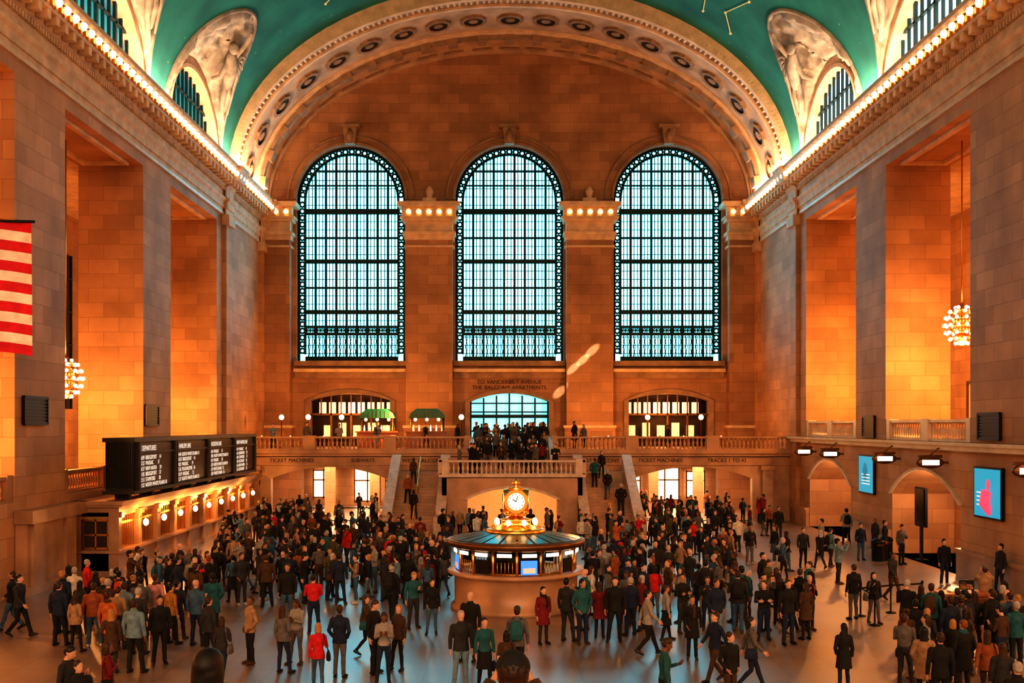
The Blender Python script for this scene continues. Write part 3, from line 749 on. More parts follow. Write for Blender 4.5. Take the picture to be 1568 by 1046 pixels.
def chandelier(x, y, z, r, zc):
    root = empty('chandelier', (x, y, z)); mb = MB()
    mb.tube([(0, 0, r), (0, 0, zc-z)], .035, 6, 1); mb.ell((0, 0, 0), (r*.55, r*.55, r*.8), 1, 12, 8)
    mb.lathe(0, 0, [(.1, -r*1.2), (.3, -r), (r*.6, -r*.8), (r*.62, -r*.7)], 12, 1); mb.lathe(0, 0, [(.1, r*1.3), (.25, r*1.1), (r*.5, r*.8)], 12, 1)
    for j in range(7):
        ph = -1.2+2.4*j/6; n = max(5, int(13*cos(ph)))
        for i in range(n):
            a = 2*pi*(i+.5*(j % 2))/n; mb.bulb((r*cos(ph)*cos(a), r*cos(ph)*sin(a), r*1.15*sin(ph)), .085, 0)
        mb.lathe(0, 0, [(r*.93*cos(ph)-.02, r*1.08*sin(ph)-.03), (r*.93*cos(ph)+.03, r*1.08*sin(ph)), (r*.93*cos(ph)-.02, r*1.08*sin(ph)+.03)], 20, 1, cap=False)
    mb.obj('brass_globe', [emis('chandelier_bulb', (1, .78, .52), 4), M_BRASS], root)
chandelier(20.1, 48.25, 10.7, .75, 19); chandelier(-20.2, 48.05, 8.3, .75, 19)

# ------------------------------------------------------------------ information booth with clock
root = empty('information_booth', (-.17, 36.6, 0)); mb = MB()
n = 32
mb.lathe(0, 0, [(2.22, 0), (2.22, .14), (2.1, .2), (2.1, 1.1), (2.18, 1.16), (2.34, 1.22), (2.34, 1.3), (1.9, 1.3)], n, 0)
mb.lathe(0, 0, [(1.75, 1.3), (1.75, 1.34), (1.7, 1.34)], n, 1)
mb.lathe(0, 0, [(1.0, 1.3), (1.0, 2.1)], 16, 5)
for i in range(16):
    a = 2*pi*i/16; x, y = 2.02*cos(a), 2.02*sin(a); mb.tube([(x, y, 1.3), (x, y, 2.15)], .045, 6, 1)
    a2 = a+pi/16; t = Vector((-sin(a2), cos(a2), 0)); c = Vector((2.0*cos(a2), 2.0*sin(a2), 0)); o_ = Vector((cos(a2), sin(a2), 0))
    q = [c-t*.24+o_*.07+Vector((0, 0, 1.93)), c+t*.24+o_*.07+Vector((0, 0, 1.93)), c+t*.24+o_*.07+Vector((0, 0, 2.04)), c-t*.24+o_*.07+Vector((0, 0, 2.04))]
    mb.extrude(q, o_*.04, 2)
    if i % 2 == 0:
        q = [c-t*.27+Vector((0, 0, 1.36)), c+t*.27+Vector((0, 0, 1.36)), c+t*.27+Vector((0, 0, 1.82)), c-t*.27+Vector((0, 0, 1.82))]
        mb.extrude(q, o_*.05, 3 if i % 4 == 0 else 5)
        if i % 4 == 0:
            q = [p+o_*.055 for p in (c-t*.2+Vector((0, 0, 1.42)), c+t*.2+Vector((0, 0, 1.42)), c+t*.2+Vector((0, 0, 1.58)), c-t*.2+Vector((0, 0, 1.58)))]
            mb.extrude(q, o_*.008, 6)
    else:
        for s in (-.25, -.12, 0, .12, .25): mb.tube([c+t*s+Vector((0, 0, 1.32)), c+t*s+Vector((0, 0, 1.75))], .012, 4, 1)
mb.lathe(0, 0, [(1.9, 2.1), (2.15, 2.1), (2.32, 2.16), (2.36, 2.24), (2.36, 2.34), (2.26, 2.36)], n, 7)
mb.lathe(0, 0, [(2.26, 2.36), (1.0, 2.56), (.95, 2.5)], n, 7)
for i in range(24):
    a0, a1 = 2*pi*(i+.08)/24, 2*pi*(i+.92)/24
    mb.add([(2.2*cos(a0), 2.2*sin(a0), 2.385), (2.2*cos(a1), 2.2*sin(a1), 2.385), (1.08*cos(a1), 1.08*sin(a1), 2.575), (1.08*cos(a0), 1.08*sin(a0), 2.575)], [(0, 1, 2, 3)], 4)
mb.lathe(0, 0, [(1.0, 2.5), (1.0, 2.66), (.92, 2.7), (.85, 2.72), (.55, 2.78), (.5, 2.84), (.5, 2.95), (.58, 3.0), (.3, 3.05), (.2, 3.1), (.17, 3.18), (.24, 3.22), (.2, 3.26)], 24, 1)
for i in range(8):
    a = 2*pi*(i+.5)/8; mb.tube([(.9*cos(a), .9*sin(a), 2.7), (.72*cos(a), .72*sin(a), 2.82)], .03, 6, 1); mb.ell((.7*cos(a), .7*sin(a), 2.92), (.095, .095, .11), 8, 10, 6)
mb.ell((0, 0, 3.62), (.42, .42, .44), 1, 16, 10)
for i in range(4):
    a = -pi/2+i*pi/2; o_ = Vector((cos(a), sin(a), 0)); t = Vector((-sin(a), cos(a), 0)); up = Vector((0, 0, 1)); c = Vector((0, 0, 3.62))
    def disc(r, d0, d1, mat, nn=24, r2=None):
        A = [c+o_*d0+(t*cos(2*pi*k/nn)+up*sin(2*pi*k/nn))*r for k in range(nn)]; B = [c+o_*d1+(t*cos(2*pi*k/nn)+up*sin(2*pi*k/nn))*(r2 or r) for k in range(nn)]
        mb.rings([A, B], mat, False)
    disc(.42, .2, .43, 1, r2=.40); disc(.29, .43, .445, 9)
    for k in range(12):
        aa = 2*pi*k/12; p = c+o_*.45+(t*cos(aa)+up*sin(aa))*.24; mb.ell(p, (.02, .02, .02), 5, 5, 3)
    mb.tube([c+o_*.455, c+o_*.455+t*.05+up*.2], .012, 4, 5); mb.tube([c+o_*.455, c+o_*.455-t*.12+up*.08], .015, 4, 5)
    mb.ell(c+o_*.28+t*.28+Vector((0, 0, -.38)), (.09, .09, .12), 1)
mb.lathe(0, 0, [(.28, 3.98), (.3, 4.06), (.12, 4.10), (.09, 4.15), (.15, 4.21), (.1, 4.29), (.02, 4.4)], 14, 1)
M_RG = pbr('teal_roof_glass', (0.015, 0.13, 0.14), .22)
mb.obj('kiosk_body', [M_MARBLE, M_BRASS, M_WHITE, emis('blue_monitor', (.05, .3, .9), .7, (.05,.1,.2)), M_RG, M_BLACK, emis('red_monitor_band', (.9, .1, .08), 1.0), M_BRONZE, M_GLOBE, emis('opal_clock_face', (1, .8, .5), .8)], root)

# ------------------------------------------------------------------ flag
root = empty('american_flag', (-13.85, 30, 10)); mb = MB()
NX, fl, fh = 40, 4.2, 3.72
def fp(i, j):
    u = i/NX; x = -fl*u; z = fh*(.5-j/13)+.18*sin(u*7)*.5+x*-.03
    return (x, .18*sin(u*16+j*.12)*(.4+u*.6), z)
for j in range(13):
    for i in range(NX):
        mt = 0 if j % 2 == 0 else 1
        if j < 7 and i/NX > .6: mt = 2
        mb.add([fp(i, j), fp(i+1, j), fp(i+1, j+1), fp(i, j+1)], [(0, 1, 2, 3)], mt, True)
for a in range(9):
    for b in range(5 if a % 2 else 6):
        u = .62+.38*(b+.5+(.5 if a % 2 else 0))/6.2; x, y, z = fp(u*NX, .4+a*.72)
        mb.add([(x+(.1 if k % 2 == 0 else .04)*cos(pi/2+k*pi/5), y-.02, z+(.1 if k % 2 == 0 else .04)*sin(pi/2+k*pi/5)) for k in range(10)], [tuple(range(10))], 1)
mb.obj('cloth', [pbr('flag_red', (0.60, 0.015, 0.03), .8), pbr('flag_white', (0.85, 0.78, 0.72), .8), pbr('flag_blue', (0.02, 0.03, 0.15), .8)], root, fixn=False)
mb = MB(); mb.tube([(-fl, 0, 2.0), (.1, 0, 1.9)], .04, 8, 0)
for x, zt in ((-fl+.2, 12.6), (-fl+1.4, 16.9)): mb.tube([(x, 0, 1.95), (x, 0, zt)], .012, 4, 0)
mb.obj('pole_and_cables', [M_BLACK], root)

# ------------------------------------------------------------------ balcony furniture
def canopy(x, y):
    root = empty('green_bar_canopy', (x, y, 4.6)); mb = MB()
    P = [(-1.25, 2.1), (-1.1, 2.45), (-.7, 2.75), (.7, 2.75), (1.1, 2.45), (1.25, 2.1)]
    mb.extrude([(a, -.7, b) for a, b in P], (0, 1.4, 0), 0)
    for i in range(9): xx = -1.1+i*.275; mb.box(xx-.02, xx+.02, -.74, .74, 2.1, 2.7-.25*abs(xx), 1)
    for a in (-1.1, 1.1):
        for b in (-.6, .6): mb.tube([(a, b, 0), (a, b, 2.1)], .05, 6, 1)
    mb.box(-1.4, 1.4, -.8, -.3, 0, 1.1, 2); mb.box(-1.5, 1.5, -.9, -.2, 1.1, 1.18, 2)
    for i in range(6):
        xx = -1+i*.4; mb.lathe(xx, .3, [(.05, 1.2), (.05, 1.45), (.02, 1.55), (.02, 1.62)], 6, 3)
    mb.box(-1.3, 1.3, .2, .5, 0, 1.2, 2)
    for xx in (-.8, 0, .8): mb.ell((xx, -.5, 2.0), (.12, .12, .12), 3, 8, 5)
    mb.obj('bar_body', [M_GREEN, M_BRONZE, M_WOOD, M_GLOBE], root)
canopy(-9.3, 75.5); canopy(-5.75, 74.5)
for x, y in ((-13.6, 72), (-11.5, 73), (-3.3, 72.0), (-15.8, 74), (13, 73), (9.5, 74)):
    root = empty('globe_floor_lamp', (x, y, 4.6)); mb = MB()
    mb.lathe(0, 0, [(.2, 0), (.2, .05), (.05, .12), (.035, .3), (.035, 1.9), (.08, 1.95), (.05, 2.0)], 10, 1); mb.ell((0, 0, 2.15), (.18, .18, .19), 0, 10, 7); mb.obj('lamp', [M_GLOBE, M_BRONZE], root)
def table_set(x, y):
    root = empty('cafe_table', (x, y, 4.6)); mb = MB()
    mb.lathe(0, 0, [(.28, 0), (.28, .03), (.04, .06), (.04, .7), (.4, .72), (.42, .75)], 14, 0); mb.ell((0, 0, .84), (.06, .06, .08), 1, 8, 5)
    for s in (-1, 1):
        mb.box(s*.75-.2, s*.75+.2, -.2, .2, .42, .47, 0); mb.box(s*.93-.02, s*.93+.02, -.2, .2, .47, .92, 0)
        for a in (-.17, .17):
            for b in (-.17, .17): mb.box(s*.75+a-.02, s*.75+a+.02, b-.02, b+.02, 0, .42, 0)
    mb.obj('table_and_chairs', [M_WOOD, M_GLOBE], root)
for x in (-16.5, -14.6, -12.4, -10.4, -8.2): table_set(x, 71.0)
for x in (6.5, 9, 11.5, 14): table_set(x, 71.2)

root = empty('reception_desk', (13.6, 33.0, 0)); mb = MB()
mb.box(-.75, .75, -.35, .35, .08, 1.0, 0); mb.box(-.7, .7, -.3, .3, 0, .08, 1); mb.box(-.85, .85, -.45, .45, 1.0, 1.07, 0)
for i in range(3): mb.box(-.66+i*.46, -.26+i*.46, -.37, -.35, .2, .9, 2)
mb.box(-.2, .25, -.1, -.05, 1.15, 1.45, 1); mb.box(-.02, .06, -.08, 0, 1.07, 1.2, 1); mb.box(-.5, -.3, -.2, .1, 1.07, 1.12, 3)
mb.obj('desk', [M_WOOD, M_BLACK, M_BRONZE, M_PALE], root)
for x, y in ((11.0, 34.8), (12.2, 35.4), (13.4, 35.8), (10.9, 33.2)):
    root = empty('queue_stanchion', (x, y, 0)); mb = MB(); mb.lathe(0, 0, [(.17, 0), (.17, .03), (.03, .06), (.028, .92), (.045, .94), (.045, 1.0), (.01, 1.02)], 12, 0); mb.obj('post', [M_BLACK], root)
mb = MB()
for (a, b) in (((11.0, 34.8), (12.2, 35.4)), ((12.2, 35.4), (13.4, 35.8)), ((11.0, 34.8), (10.9, 33.2))):
    mb.extrude([(a[0], a[1], .88), (b[0], b[1], .88), (b[0], b[1], .94), (a[0], a[1], .94)], (0, .01, 0), 0)
mb.obj('stanchion_belt', [M_BLACK])
for x, y in ((16.6, 49), (17.3, 50)):
    root = empty('litter_bin', (x, y, 0)); mb = MB(); mb.lathe(0, 0, [(.28, 0), (.3, .05), (.3, .8), (.33, .83), (.33, .9), (.22, 1.0), (.1, 1.02)], 14, 0); mb.box(-.15, .15, -.32, -.26, .7, .8, 1); mb.obj('bin', [M_BLACK, M_BRONZE], root)

# ------------------------------------------------------------------ people
SKIN, HAIR, TOP, BOT, SHOE, ACC, EYE = range(7)
def hand(mb, w, d, n, t, curl=.5):
    w, d, n, t = Vector(w), Vector(d).normalized(), Vector(n).normalized(), Vector(t).normalized()
    R = []
    for k, (s, a, b) in enumerate(((-.015, .024, .02), (.01, .028, .018), (.05, .04, .015), (.085, .042, .013), (.098, .036, .009))):
        R.append([w+d*s+t*a*cos(2*pi*i/8)+n*b*sin(2*pi*i/8) for i in range(8)])
    mb.rings(R, SKIN)
    for i, L in enumerate((.072, .082, .076, .06)):
        b = w+d*.088+t*(.03-.02*i); pts = [b]
        for k, f in enumerate((.45, .3, .25)):
            a = curl*(k+.6)*.75; pts.append(pts[-1]+(d*cos(a)+n*sin(a))*L*f)
        mb.tube(pts, [.010, .0095, .0085, .007], 5, SKIN)
    b = w+d*.025+t*.03
    mb.tube([b, b+(d*.6+t*.7+n*.2).normalized()*.04, b+(d*.6+t*.7+n*.2).normalized()*.04+(d*.9+t*.25+n*.35).normalized()*.032], [.013, .011, .008], 5, SKIN)

def make_person(tag, female=False, arms=('down', 'down'), legs='stand', coat=0, hair='short', hat=None, bag=None, yaw=0, pitch=0, skirt=False, build=1.0):
    src = MB(); ext = MB()
    sw = (.165 if female else .19)*build; F = female
    def L(rings, mat, n=18, M=None):
        R = []
        for x, y, z, rx, ry in rings:
            ring = [Vector((x+rx*cos(2*pi*i/n), y+ry*sin(2*pi*i/n), z)) for i in range(n)]
            if M: ring = [M @ p for p in ring]
            R.append(ring)
        src.rings(R, mat)
    b = build
    hx = .165 if F else .158
    L([(0,0,.80,.10,.085),(0,0,.86,hx,.115),(0,.005,.94,hx+.008,.12),(0,0,1.02,.15*b,.105),(0,0,1.08,.13*b,.09)], BOT)
    jt = .012 if coat else 0
    wst = (.125 if F else .148)*b
    tor = [(0,0,.93,.165+jt,.12+jt),(0,0,1.0,.158+jt,.113+jt),(0,0,1.09,wst+jt,.10*b+jt),(0,-.008 if F else 0,1.2,wst+.018+jt,.112*b+jt),(0,-.012 if F else 0,1.28,sw-.02+jt,.125+jt),
           (0,0,1.36,sw+jt,.112+jt),(0,.005,1.42,sw-.015,.088+jt),(0,.01,1.462,.105,.07),(0,.012,1.49,.062,.058)]
    if coat == 2: tor = [(0,.01,.60,.21,.17),(0,.01,.61,.215,.175),(0,.005,.78,.19,.15)]+tor
    elif coat == 1: tor = [(0,0,.84,.185,.14),(0,0,.85,.188,.142)]+tor
    L(tor, TOP)
    if coat:
        L([(0,.01,1.45,.085,.075),(0,.012,1.50,.072,.068),(0,.015,1.52,.066,.062)], TOP)
    if skirt: L([(0,0,.50,.20,.17),(0,0,.51,.20,.17),(0,0,.75,.175,.14),(0,0,1.0,.14,.10)], BOT)
    lr = .92 if F else 1.0
    legmat = BOT
    if legs == 'stand': K = {s: ((s*.095, -.01, .49), (s*.11, .02, .09), 0) for s in (-1, 1)}
    elif legs == 'relax': K = {1: ((.10, -.02, .49), (.115, .01, .09), 0), -1: ((-.13, -.07, .49), (-.17, -.07, .09), 0)}
    elif legs == 'walk': K = {1: ((.09, -.15, .51), (.085, -.27, .10), -.12), -1: ((-.09, .01, .48), (-.085, .27, .17), .35)}
    elif legs == 'step': K = {1: ((.10, -.10, .50), (.10, -.15, .09), 0), -1: ((-.09, .05, .49), (-.10, .16, .10), .1)}
    for s in (-1, 1):
        kn, an, ft = K[s]; hp = Vector((s*.088, 0, .90)); kn = Vector(kn); an = Vector(an)
        flare = .056 if not F else .043
        src.tube([hp, hp.lerp(kn, .35), hp.lerp(kn, .75), kn, kn.lerp(an, .3)+Vector((0, .012, 0)), kn.lerp(an, .7), an+Vector((0, 0, .0))],
                 [.088*lr, .088*lr, .068*lr, .058*lr, .060*lr, .052*lr, flare], 12, legmat, round_=False)
        heel = an+Vector((0, .045, -.048)); toe = an+Vector((s*.03, -.175, -.055))
        if ft > .2: heel = an+Vector((0, .06, -.03)); toe = Vector((an.x+s*.02, an.y-.13, .035))
        if ft < 0: heel = Vector((an.x, an.y+.03, .042)); toe = Vector((an.x+s*.02, an.y-.17, .075))
        mid = heel.lerp(toe, .5)+Vector((0, 0, .01))
        src.tube([heel, heel.lerp(toe, .25), mid, heel.lerp(toe, .8), toe], [.038, .045, .044, .040, .030], 10, SHOE, round_=True)
        src.tube([an+Vector((0, 0, .05)), an+Vector((0, -.01, -.03))], [.042, .045], 10, SHOE)
    for s, kind in ((1, arms[0]), (-1, arms[1])):
        sh = Vector((s*(sw-.005), .005, 1.395))
        if kind == 'down': el, wr, n_, t_ = (s*(sw+.05), .025, 1.12), (s*(sw+.06), -.035, .87), (-s, 0, 0), (0, -1, 0)
        elif kind == 'fwd': el, wr, n_, t_ = (s*(sw+.04), -.07, 1.13), (s*(sw+.03), -.24, .95), (-s, 0, 0), (0, -.8, .6)
        elif kind == 'back': el, wr, n_, t_ = (s*(sw+.05), .12, 1.14), (s*(sw+.06), .16, .90), (-s, 0, 0), (0, -1, 0)
        elif kind == 'phone': el, wr, n_, t_ = (s*(sw+.035), -.05, 1.13), (s*.09, -.27, 1.22), (0, .5, .8), (-s*.3, -.3, .8)
        elif kind == 'fold': el, wr, n_, t_ = (s*(sw+.04), -.07, 1.14), (-s*.06, -.185-.02*s, 1.17), (0, .9, -.2), (0, 0, 1)
        elif kind == 'pocket': el, wr, n_, t_ = (s*(sw+.075), .055, 1.13), (s*(.165), -.07, .94), (-s*.8, .3, 0), (0, -.8, .3)
        elif kind == 'raise': el, wr, n_, t_ = (s*(sw+.04), -.20, 1.30), (s*.10, -.33, 1.53), (-s*.6, .6, 0), (-s*.5, 0, .5)
        elif kind == 'strap': el, wr, n_, t_ = (s*(sw+.06), -.03, 1.13), (s*.13, -.17, 1.30), (0, .9, 0), (-s*.6, 0, .6)
        el = Vector(el); wr = Vector(wr); fd = (wr-el).normalized()
        e = .006 if coat else 0
        src.tube([sh, sh.lerp(el, .4), el, el.lerp(wr, .4), wr-fd*.01], [.060+e, .052+e, .044+e, .041+e, .034+e], 10, TOP, round_=False)
        src.ell(sh+Vector((-s*.012, 0, .005)), (.066, .062, .06), TOP, 10, 6); src.ell(el, (.045, .045, .045), TOP, 8, 5)
        hand(ext, wr, fd, n_, t_, 1.1 if kind in ('phone', 'strap', 'raise') else .45)
        if kind in ('phone', 'raise'):
            c = wr+fd*.08+Vector(n_).normalized()*.03; u = Vector((1, 0, 0)); v = Vector((0, -.5, .85)).normalized() if kind == 'phone' else Vector((0, 0, 1)); nn = u.cross(v)
            q = [c-u*.036-v*.07-nn*.004, c+u*.036-v*.07-nn*.004, c+u*.036+v*.07-nn*.004, c-u*.036+v*.07-nn*.004]
            ext.extrude(q, nn*.009, EYE)
    HM = Matrix.Translation((0, 0, 1.5)) @ Matrix.Rotation(math.radians(yaw), 4, 'Z') @ Matrix.Rotation(math.radians(pitch), 4, 'X') @ Matrix.Translation((0, 0, -1.5))
    src.tube([(0, .012, 1.44), (0, .005, 1.5), HM @ Vector((0, -.0, 1.57))], [.058, .052, .05], 10, SKIN)
    L([(0,-.045,1.522,.022,.024),(0,-.036,1.532,.038,.045),(0,-.028,1.555,.050,.062),(0,-.014,1.585,.060,.080),(0,-.003,1.62,.068,.091),(0,.003,1.655,.073,.095),(0,.008,1.69,.071,.09),(0,.01,1.72,.056,.072),(0,.01,1.742,.03,.04)], SKIN, 18, HM)
    src.tube([HM @ Vector((0, -.088, 1.645)), HM @ Vector((0, -.104, 1.618)), HM @ Vector((0, -.108, 1.606))], [.009, .012, .014], 6, SKIN, round_=True)
    for s in (-1, 1):
        src.ell(HM @ Vector((s*.073, .012, 1.628)), (.010, .018, .030), SKIN, 8, 5)
        ext.ell(HM @ Vector((s*.029, -.0885, 1.642)), (.012, .007, .006), EYE, 6, 4)
        ext.tube([HM @ Vector((s*.014, -.095, 1.660)), HM @ Vector((s*.044, -.087, 1.661))], .0045, 4, HAIR)
    ext.ell(HM @ Vector((0, -.0925, 1.577)), (.022, .006, .005), EYE+0, 8, 4)
    if hair != 'bald':
        src.ell(HM @ Vector((0, .022, 1.678)), (.082, .098, .088), HAIR, 16, 10)
        src.ell(HM @ Vector((0, .050, 1.63)), (.076, .062, .075), HAIR, 12, 8)
    if hair == 'long':
        L([(0,.055,1.36,.05,.02),(0,.062,1.37,.075,.03),(0,.062,1.46,.085,.042),(0,.05,1.56,.086,.055),(0,.035,1.64,.086,.075),(0,.02,1.70,.08,.088)], HAIR, 14, HM)
    if hair == 'bob':
        L([(0,.03,1.50,.07,.06),(0,.035,1.51,.088,.072),(0,.03,1.6,.09,.078),(0,.022,1.68,.086,.095)], HAIR, 14, HM)
    if hair == 'bun':
        src.ell(HM @ Vector((0, .115, 1.72)), (.035, .035, .035), HAIR, 8, 6)
    if hat == 'beanie':
        L([(0,.01,1.675,.086,.105),(0,.01,1.69,.088,.106),(0,.012,1.73,.078,.094),(0,.012,1.765,.05,.06),(0,.012,1.78,.02,.025)], ACC, 14, HM)
    if hat == 'cap':
        L([(0,.01,1.69,.084,.102),(0,.01,1.72,.08,.096),(0,.01,1.755,.055,.065),(0,.01,1.768,.02,.025)], ACC, 14, HM)
        L([(0,-.10,1.688,.07,.07),(0,-.10,1.70,.072,.072)], ACC, 14, HM)
    if bag == 'backpack':
        L([(0,.185,1.00,.11,.05),(0,.19,1.02,.14,.085),(0,.20,1.15,.15,.095),(0,.185,1.32,.14,.08),(0,.165,1.42,.11,.05),(0,.155,1.44,.06,.03)], ACC)
        for s in (-1, 1): src.tube([(s*.09, .10, 1.46), (s*.105, -.02, 1.485), (s*.11, -.115, 1.40), (s*.12, -.125, 1.28), (s*.14, -.02, 1.12), (s*.13, .12, 1.08)], .018, 8, ACC)
    if bag == 'shoulder':
        x = -(sw+.10)
        L([(x,.03,.78,.05,.13),(x,.03,.80,.06,.15),(x,.03,.92,.058,.14),(x,.03,1.02,.03,.12),(x,.03,1.04,.015,.10)], ACC)
        src.tube([(x, -.06, 1.0), (x+.06, -.09, 1.2), (-sw+.04, -.04, 1.475), (-sw+.03, .06, 1.465), (x+.05, .12, 1.2), (x, .11, 1.0)], .013, 6, ACC)
    if bag == 'hand':
        x = sw+.065
        L([(x,-.03,.42,.05,.13),(x,-.03,.44,.06,.15),(x,-.03,.62,.055,.14),(x,-.03,.66,.02,.12)], ACC)
        src.tube([(x, -.11, .65), (x, -.06, .79), (x, 0, .79), (x, .05, .65)], .012, 6, ACC)
    if bag == 'scarf':
        L([(0,.0,1.44,.10,.09),(0,0,1.47,.105,.095),(0,.0,1.51,.088,.085),(0,0,1.535,.07,.07)], ACC)
        src.tube([(.04, -.10, 1.47), (.05, -.135, 1.32), (.045, -.135, 1.15)], [.035, .035, .03], 8, ACC)
    me = bpy.data.meshes.new('tmp'); me.from_pydata(src.v, [], src.f)
    import bmesh
    bm = bmesh.new(); bm.from_mesh(me); bmesh.ops.recalc_face_normals(bm, faces=bm.faces[:]); bm.to_mesh(me); bm.free()
    ob = bpy.data.objects.new('tmp', me); COL.objects.link(ob)
    md = ob.modifiers.new('r', 'REMESH'); md.mode = 'VOXEL'; md.voxel_size = .0115; md.adaptivity = 0
    sm = ob.modifiers.new('s', 'SMOOTH'); sm.factor = .5; sm.iterations = 2
    dg = bpy.context.evaluated_depsgraph_get(); ev = ob.evaluated_get(dg); rm = bpy.data.meshes.new_from_object(ev)
    trees = []
    for mt in set(src.m):
        fs = [f for f, q in zip(src.f, src.m) if q == mt]; trees.append((mt, BVHTree.FromPolygons(src.v, fs)))
    out = MB(); vs = [v.co.copy() for v in rm.vertices]; fl = []; ml = []
    for p in rm.polygons:
        c = p.center; best = None; bd = 9
        for mt, t in trees:
            r = t.find_nearest(c, bd)
            if r[0] is not None and r[3] < bd: bd = r[3]; best = mt
        fl.append(list(p.vertices)); ml.append(best if best is not None else TOP)
    out.v = [tuple(v) for v in vs]; out.f = fl; out.m = ml; out.s = [True]*len(fl)
    out.add(ext.v, ext.f, 0, True)
    out.m[len(fl):] = ext.m
    bpy.data.objects.remove(ob)
    fm = bpy.data.meshes.new(tag); fm.from_pydata(out.v, [], out.f)
    for _ in range(7): fm.materials.append(None)
    fm.polygons.foreach_set('material_index', out.m); fm.polygons.foreach_set('use_smooth', out.s); fm.update()
    return fm

V = {}
def addv(key, name, **k): V[key] = (name, make_person(key, **k), k.get('female', False))
addv('m_stand', 'standing_man', arms=('down', 'down'), legs='relax', coat=1)
addv('m_pocket', 'man_with_hands_in_pockets', arms=('pocket', 'pocket'), legs='stand', coat=1, yaw=20)
addv('m_walk', 'walking_man', arms=('back', 'fwd'), legs='walk', coat=1)
addv('m_phone', 'man_using_phone', arms=('phone', 'down'), legs='relax', coat=0, pitch=22)
addv('m_fold', 'man_with_folded_arms', arms=('fold', 'fold'), legs='relax', coat=0, yaw=-25, build=1.08)
addv('m_coat', 'man_in_long_coat', arms=('down', 'pocket'), legs='stand', coat=2, bag='scarf')
addv('m_pack', 'man_with_backpack', arms=('strap', 'down'), legs='step', coat=1, bag='backpack', hat='cap')
addv('m_photo', 'man_taking_photo', arms=('raise', 'raise'), legs='stand', coat=1, pitch=-10, hat='beanie')
addv('m_bald', 'older_man_standing', arms=('down', 'phone'), legs='relax', coat=1, hair='bald', build=1.12)
addv('w_stand', 'standing_woman', female=True, arms=('down', 'pocket'), legs='relax', coat=1, hair='long', yaw=15)
addv('w_bag', 'woman_with_shoulder_bag', female=True, arms=('down', 'strap'), legs='step', coat=1, hair='bob', bag='shoulder')
addv('w_phone', 'woman_using_phone', female=True, arms=('phone', 'phone'), legs='relax', coat=0, hair='long', pitch=25)
addv('w_walk', 'walking_woman', female=True, arms=('back', 'fwd'), legs='walk', coat=1, hair='long', bag='shoulder')
addv('w_coat', 'woman_in_long_coat', female=True, arms=('pocket', 'down'), legs='stand', coat=2, hair='long', bag='scarf')
addv('w_skirt', 'woman_in_skirt', female=True, arms=('down', 'down'), legs='step', skirt=True, hair='bun', bag='hand')
addv('w_pack', 'woman_with_backpack', female=True, arms=('strap', 'strap'), legs='stand', coat=0, hair='bun', bag='backpack')

CLOTH = {}
def cloth(name, col, rough=.85):
    CLOTH[name] = pbr('cloth_'+name, col, rough, var=.25, nscale=7, bump=.15)
for nme, c in dict(black=(.014,.014,.016), char=(.032,.032,.035), navy=(.015,.025,.06), brown=(.075,.038,.02), grey=(.13,.12,.12), lgrey=(.30,.28,.27), tan=(.35,.22,.13),
                   red=(.50,.02,.025), maroon=(.18,.015,.02), orange=(.42,.12,.03), mustard=(.36,.17,.04), teal=(.02,.11,.13), denim=(.05,.11,.19), ldenim=(.15,.24,.31),
                   white=(.58,.54,.50), pink=(.5,.25,.23), olive=(.09,.08,.04), rust=(.28,.085,.03)).items(): cloth(nme, c)
SK = [pbr('skin_light', (.62, .36, .26), .5, var=.06), pbr('skin_tan', (.45, .24, .15), .5, var=.06), pbr('skin_brown', (.20, .09, .05), .5, var=.06)]
HR = {k: pbr('hair_'+k, c, .55, var=.3, nscale=30) for k, c in dict(black=(.010,.008,.007), brown=(.05,.022,.010), blond=(.38,.20,.07), grey=(.38,.35,.33), ginger=(.22,.07,.02)).items()}
M_SHOE = [pbr('shoe_black', (.012, .011, .01), .4), pbr('shoe_brown', (.08, .035, .02), .5), pbr('shoe_white', (.5, .48, .45), .6)]
M_EYE = pbr('eye_and_lip_dark', (.05, .018, .015), .4)
placed = []
def person(x, y, key=None, rot=0, top=None, bot=None, hair=None, acc=None, z=0, sc=None, force=False):
    for (a, b, c) in placed:
        if abs(c-z) < .3 and (a-x)**2+(b-y)**2 < .5**2:
            if not force: return False
            dx, dy = a-x, b-y; L_ = max(.01, sqrt(dx*dx+dy*dy)); x, y = a-dx/L_*.56, b-dy/L_*.56
    placed.append((x, y, z))
    key = key or random.choice(list(V)); name, me, fem = V[key]
    ob = bpy.data.objects.new(name, me); COL.objects.link(ob)
    s = sc or (random.uniform(.90, .99) if fem else random.uniform(.96, 1.07))
    ob.location = (x, y, z); ob.scale = (s*random.uniform(.96, 1.12), s*random.uniform(.96, 1.12), s); ob.rotation_euler = (0, 0, math.radians(rot))
    pick = lambda w: random.choices(list(w), list(w.values()))[0]
    top = top or pick(dict(black=9, char=5, navy=3.5, brown=2.5, grey=2.4, lgrey=1, tan=1, red=.9, maroon=1, teal=1.0, denim=1.2, ldenim=.4, olive=1.2, white=.7, rust=.7, orange=.12, pink=.25))
    bot = bot or pick(dict(black=6.5, char=3, navy=3, denim=3.2, brown=1, tan=.3, grey=.7, ldenim=.3))
    acc = acc or pick(dict(black=5, brown=2, navy=1, red=.6, tan=.7, teal=.5, grey=1))
    hair = hair or pick(dict(black=5, brown=6, blond=1.3, grey=1.3, ginger=.3))
    ms = [random.choices(SK, [6, 3, 1.2])[0], HR[hair], CLOTH[top], CLOTH[bot], random.choices(M_SHOE, [6, 2, 1.5])[0], CLOTH[acc], M_EYE]
    for i, m in enumerate(ms): ob.material_slots[i].link = 'OBJECT'; ob.material_slots[i].material = m
    return True

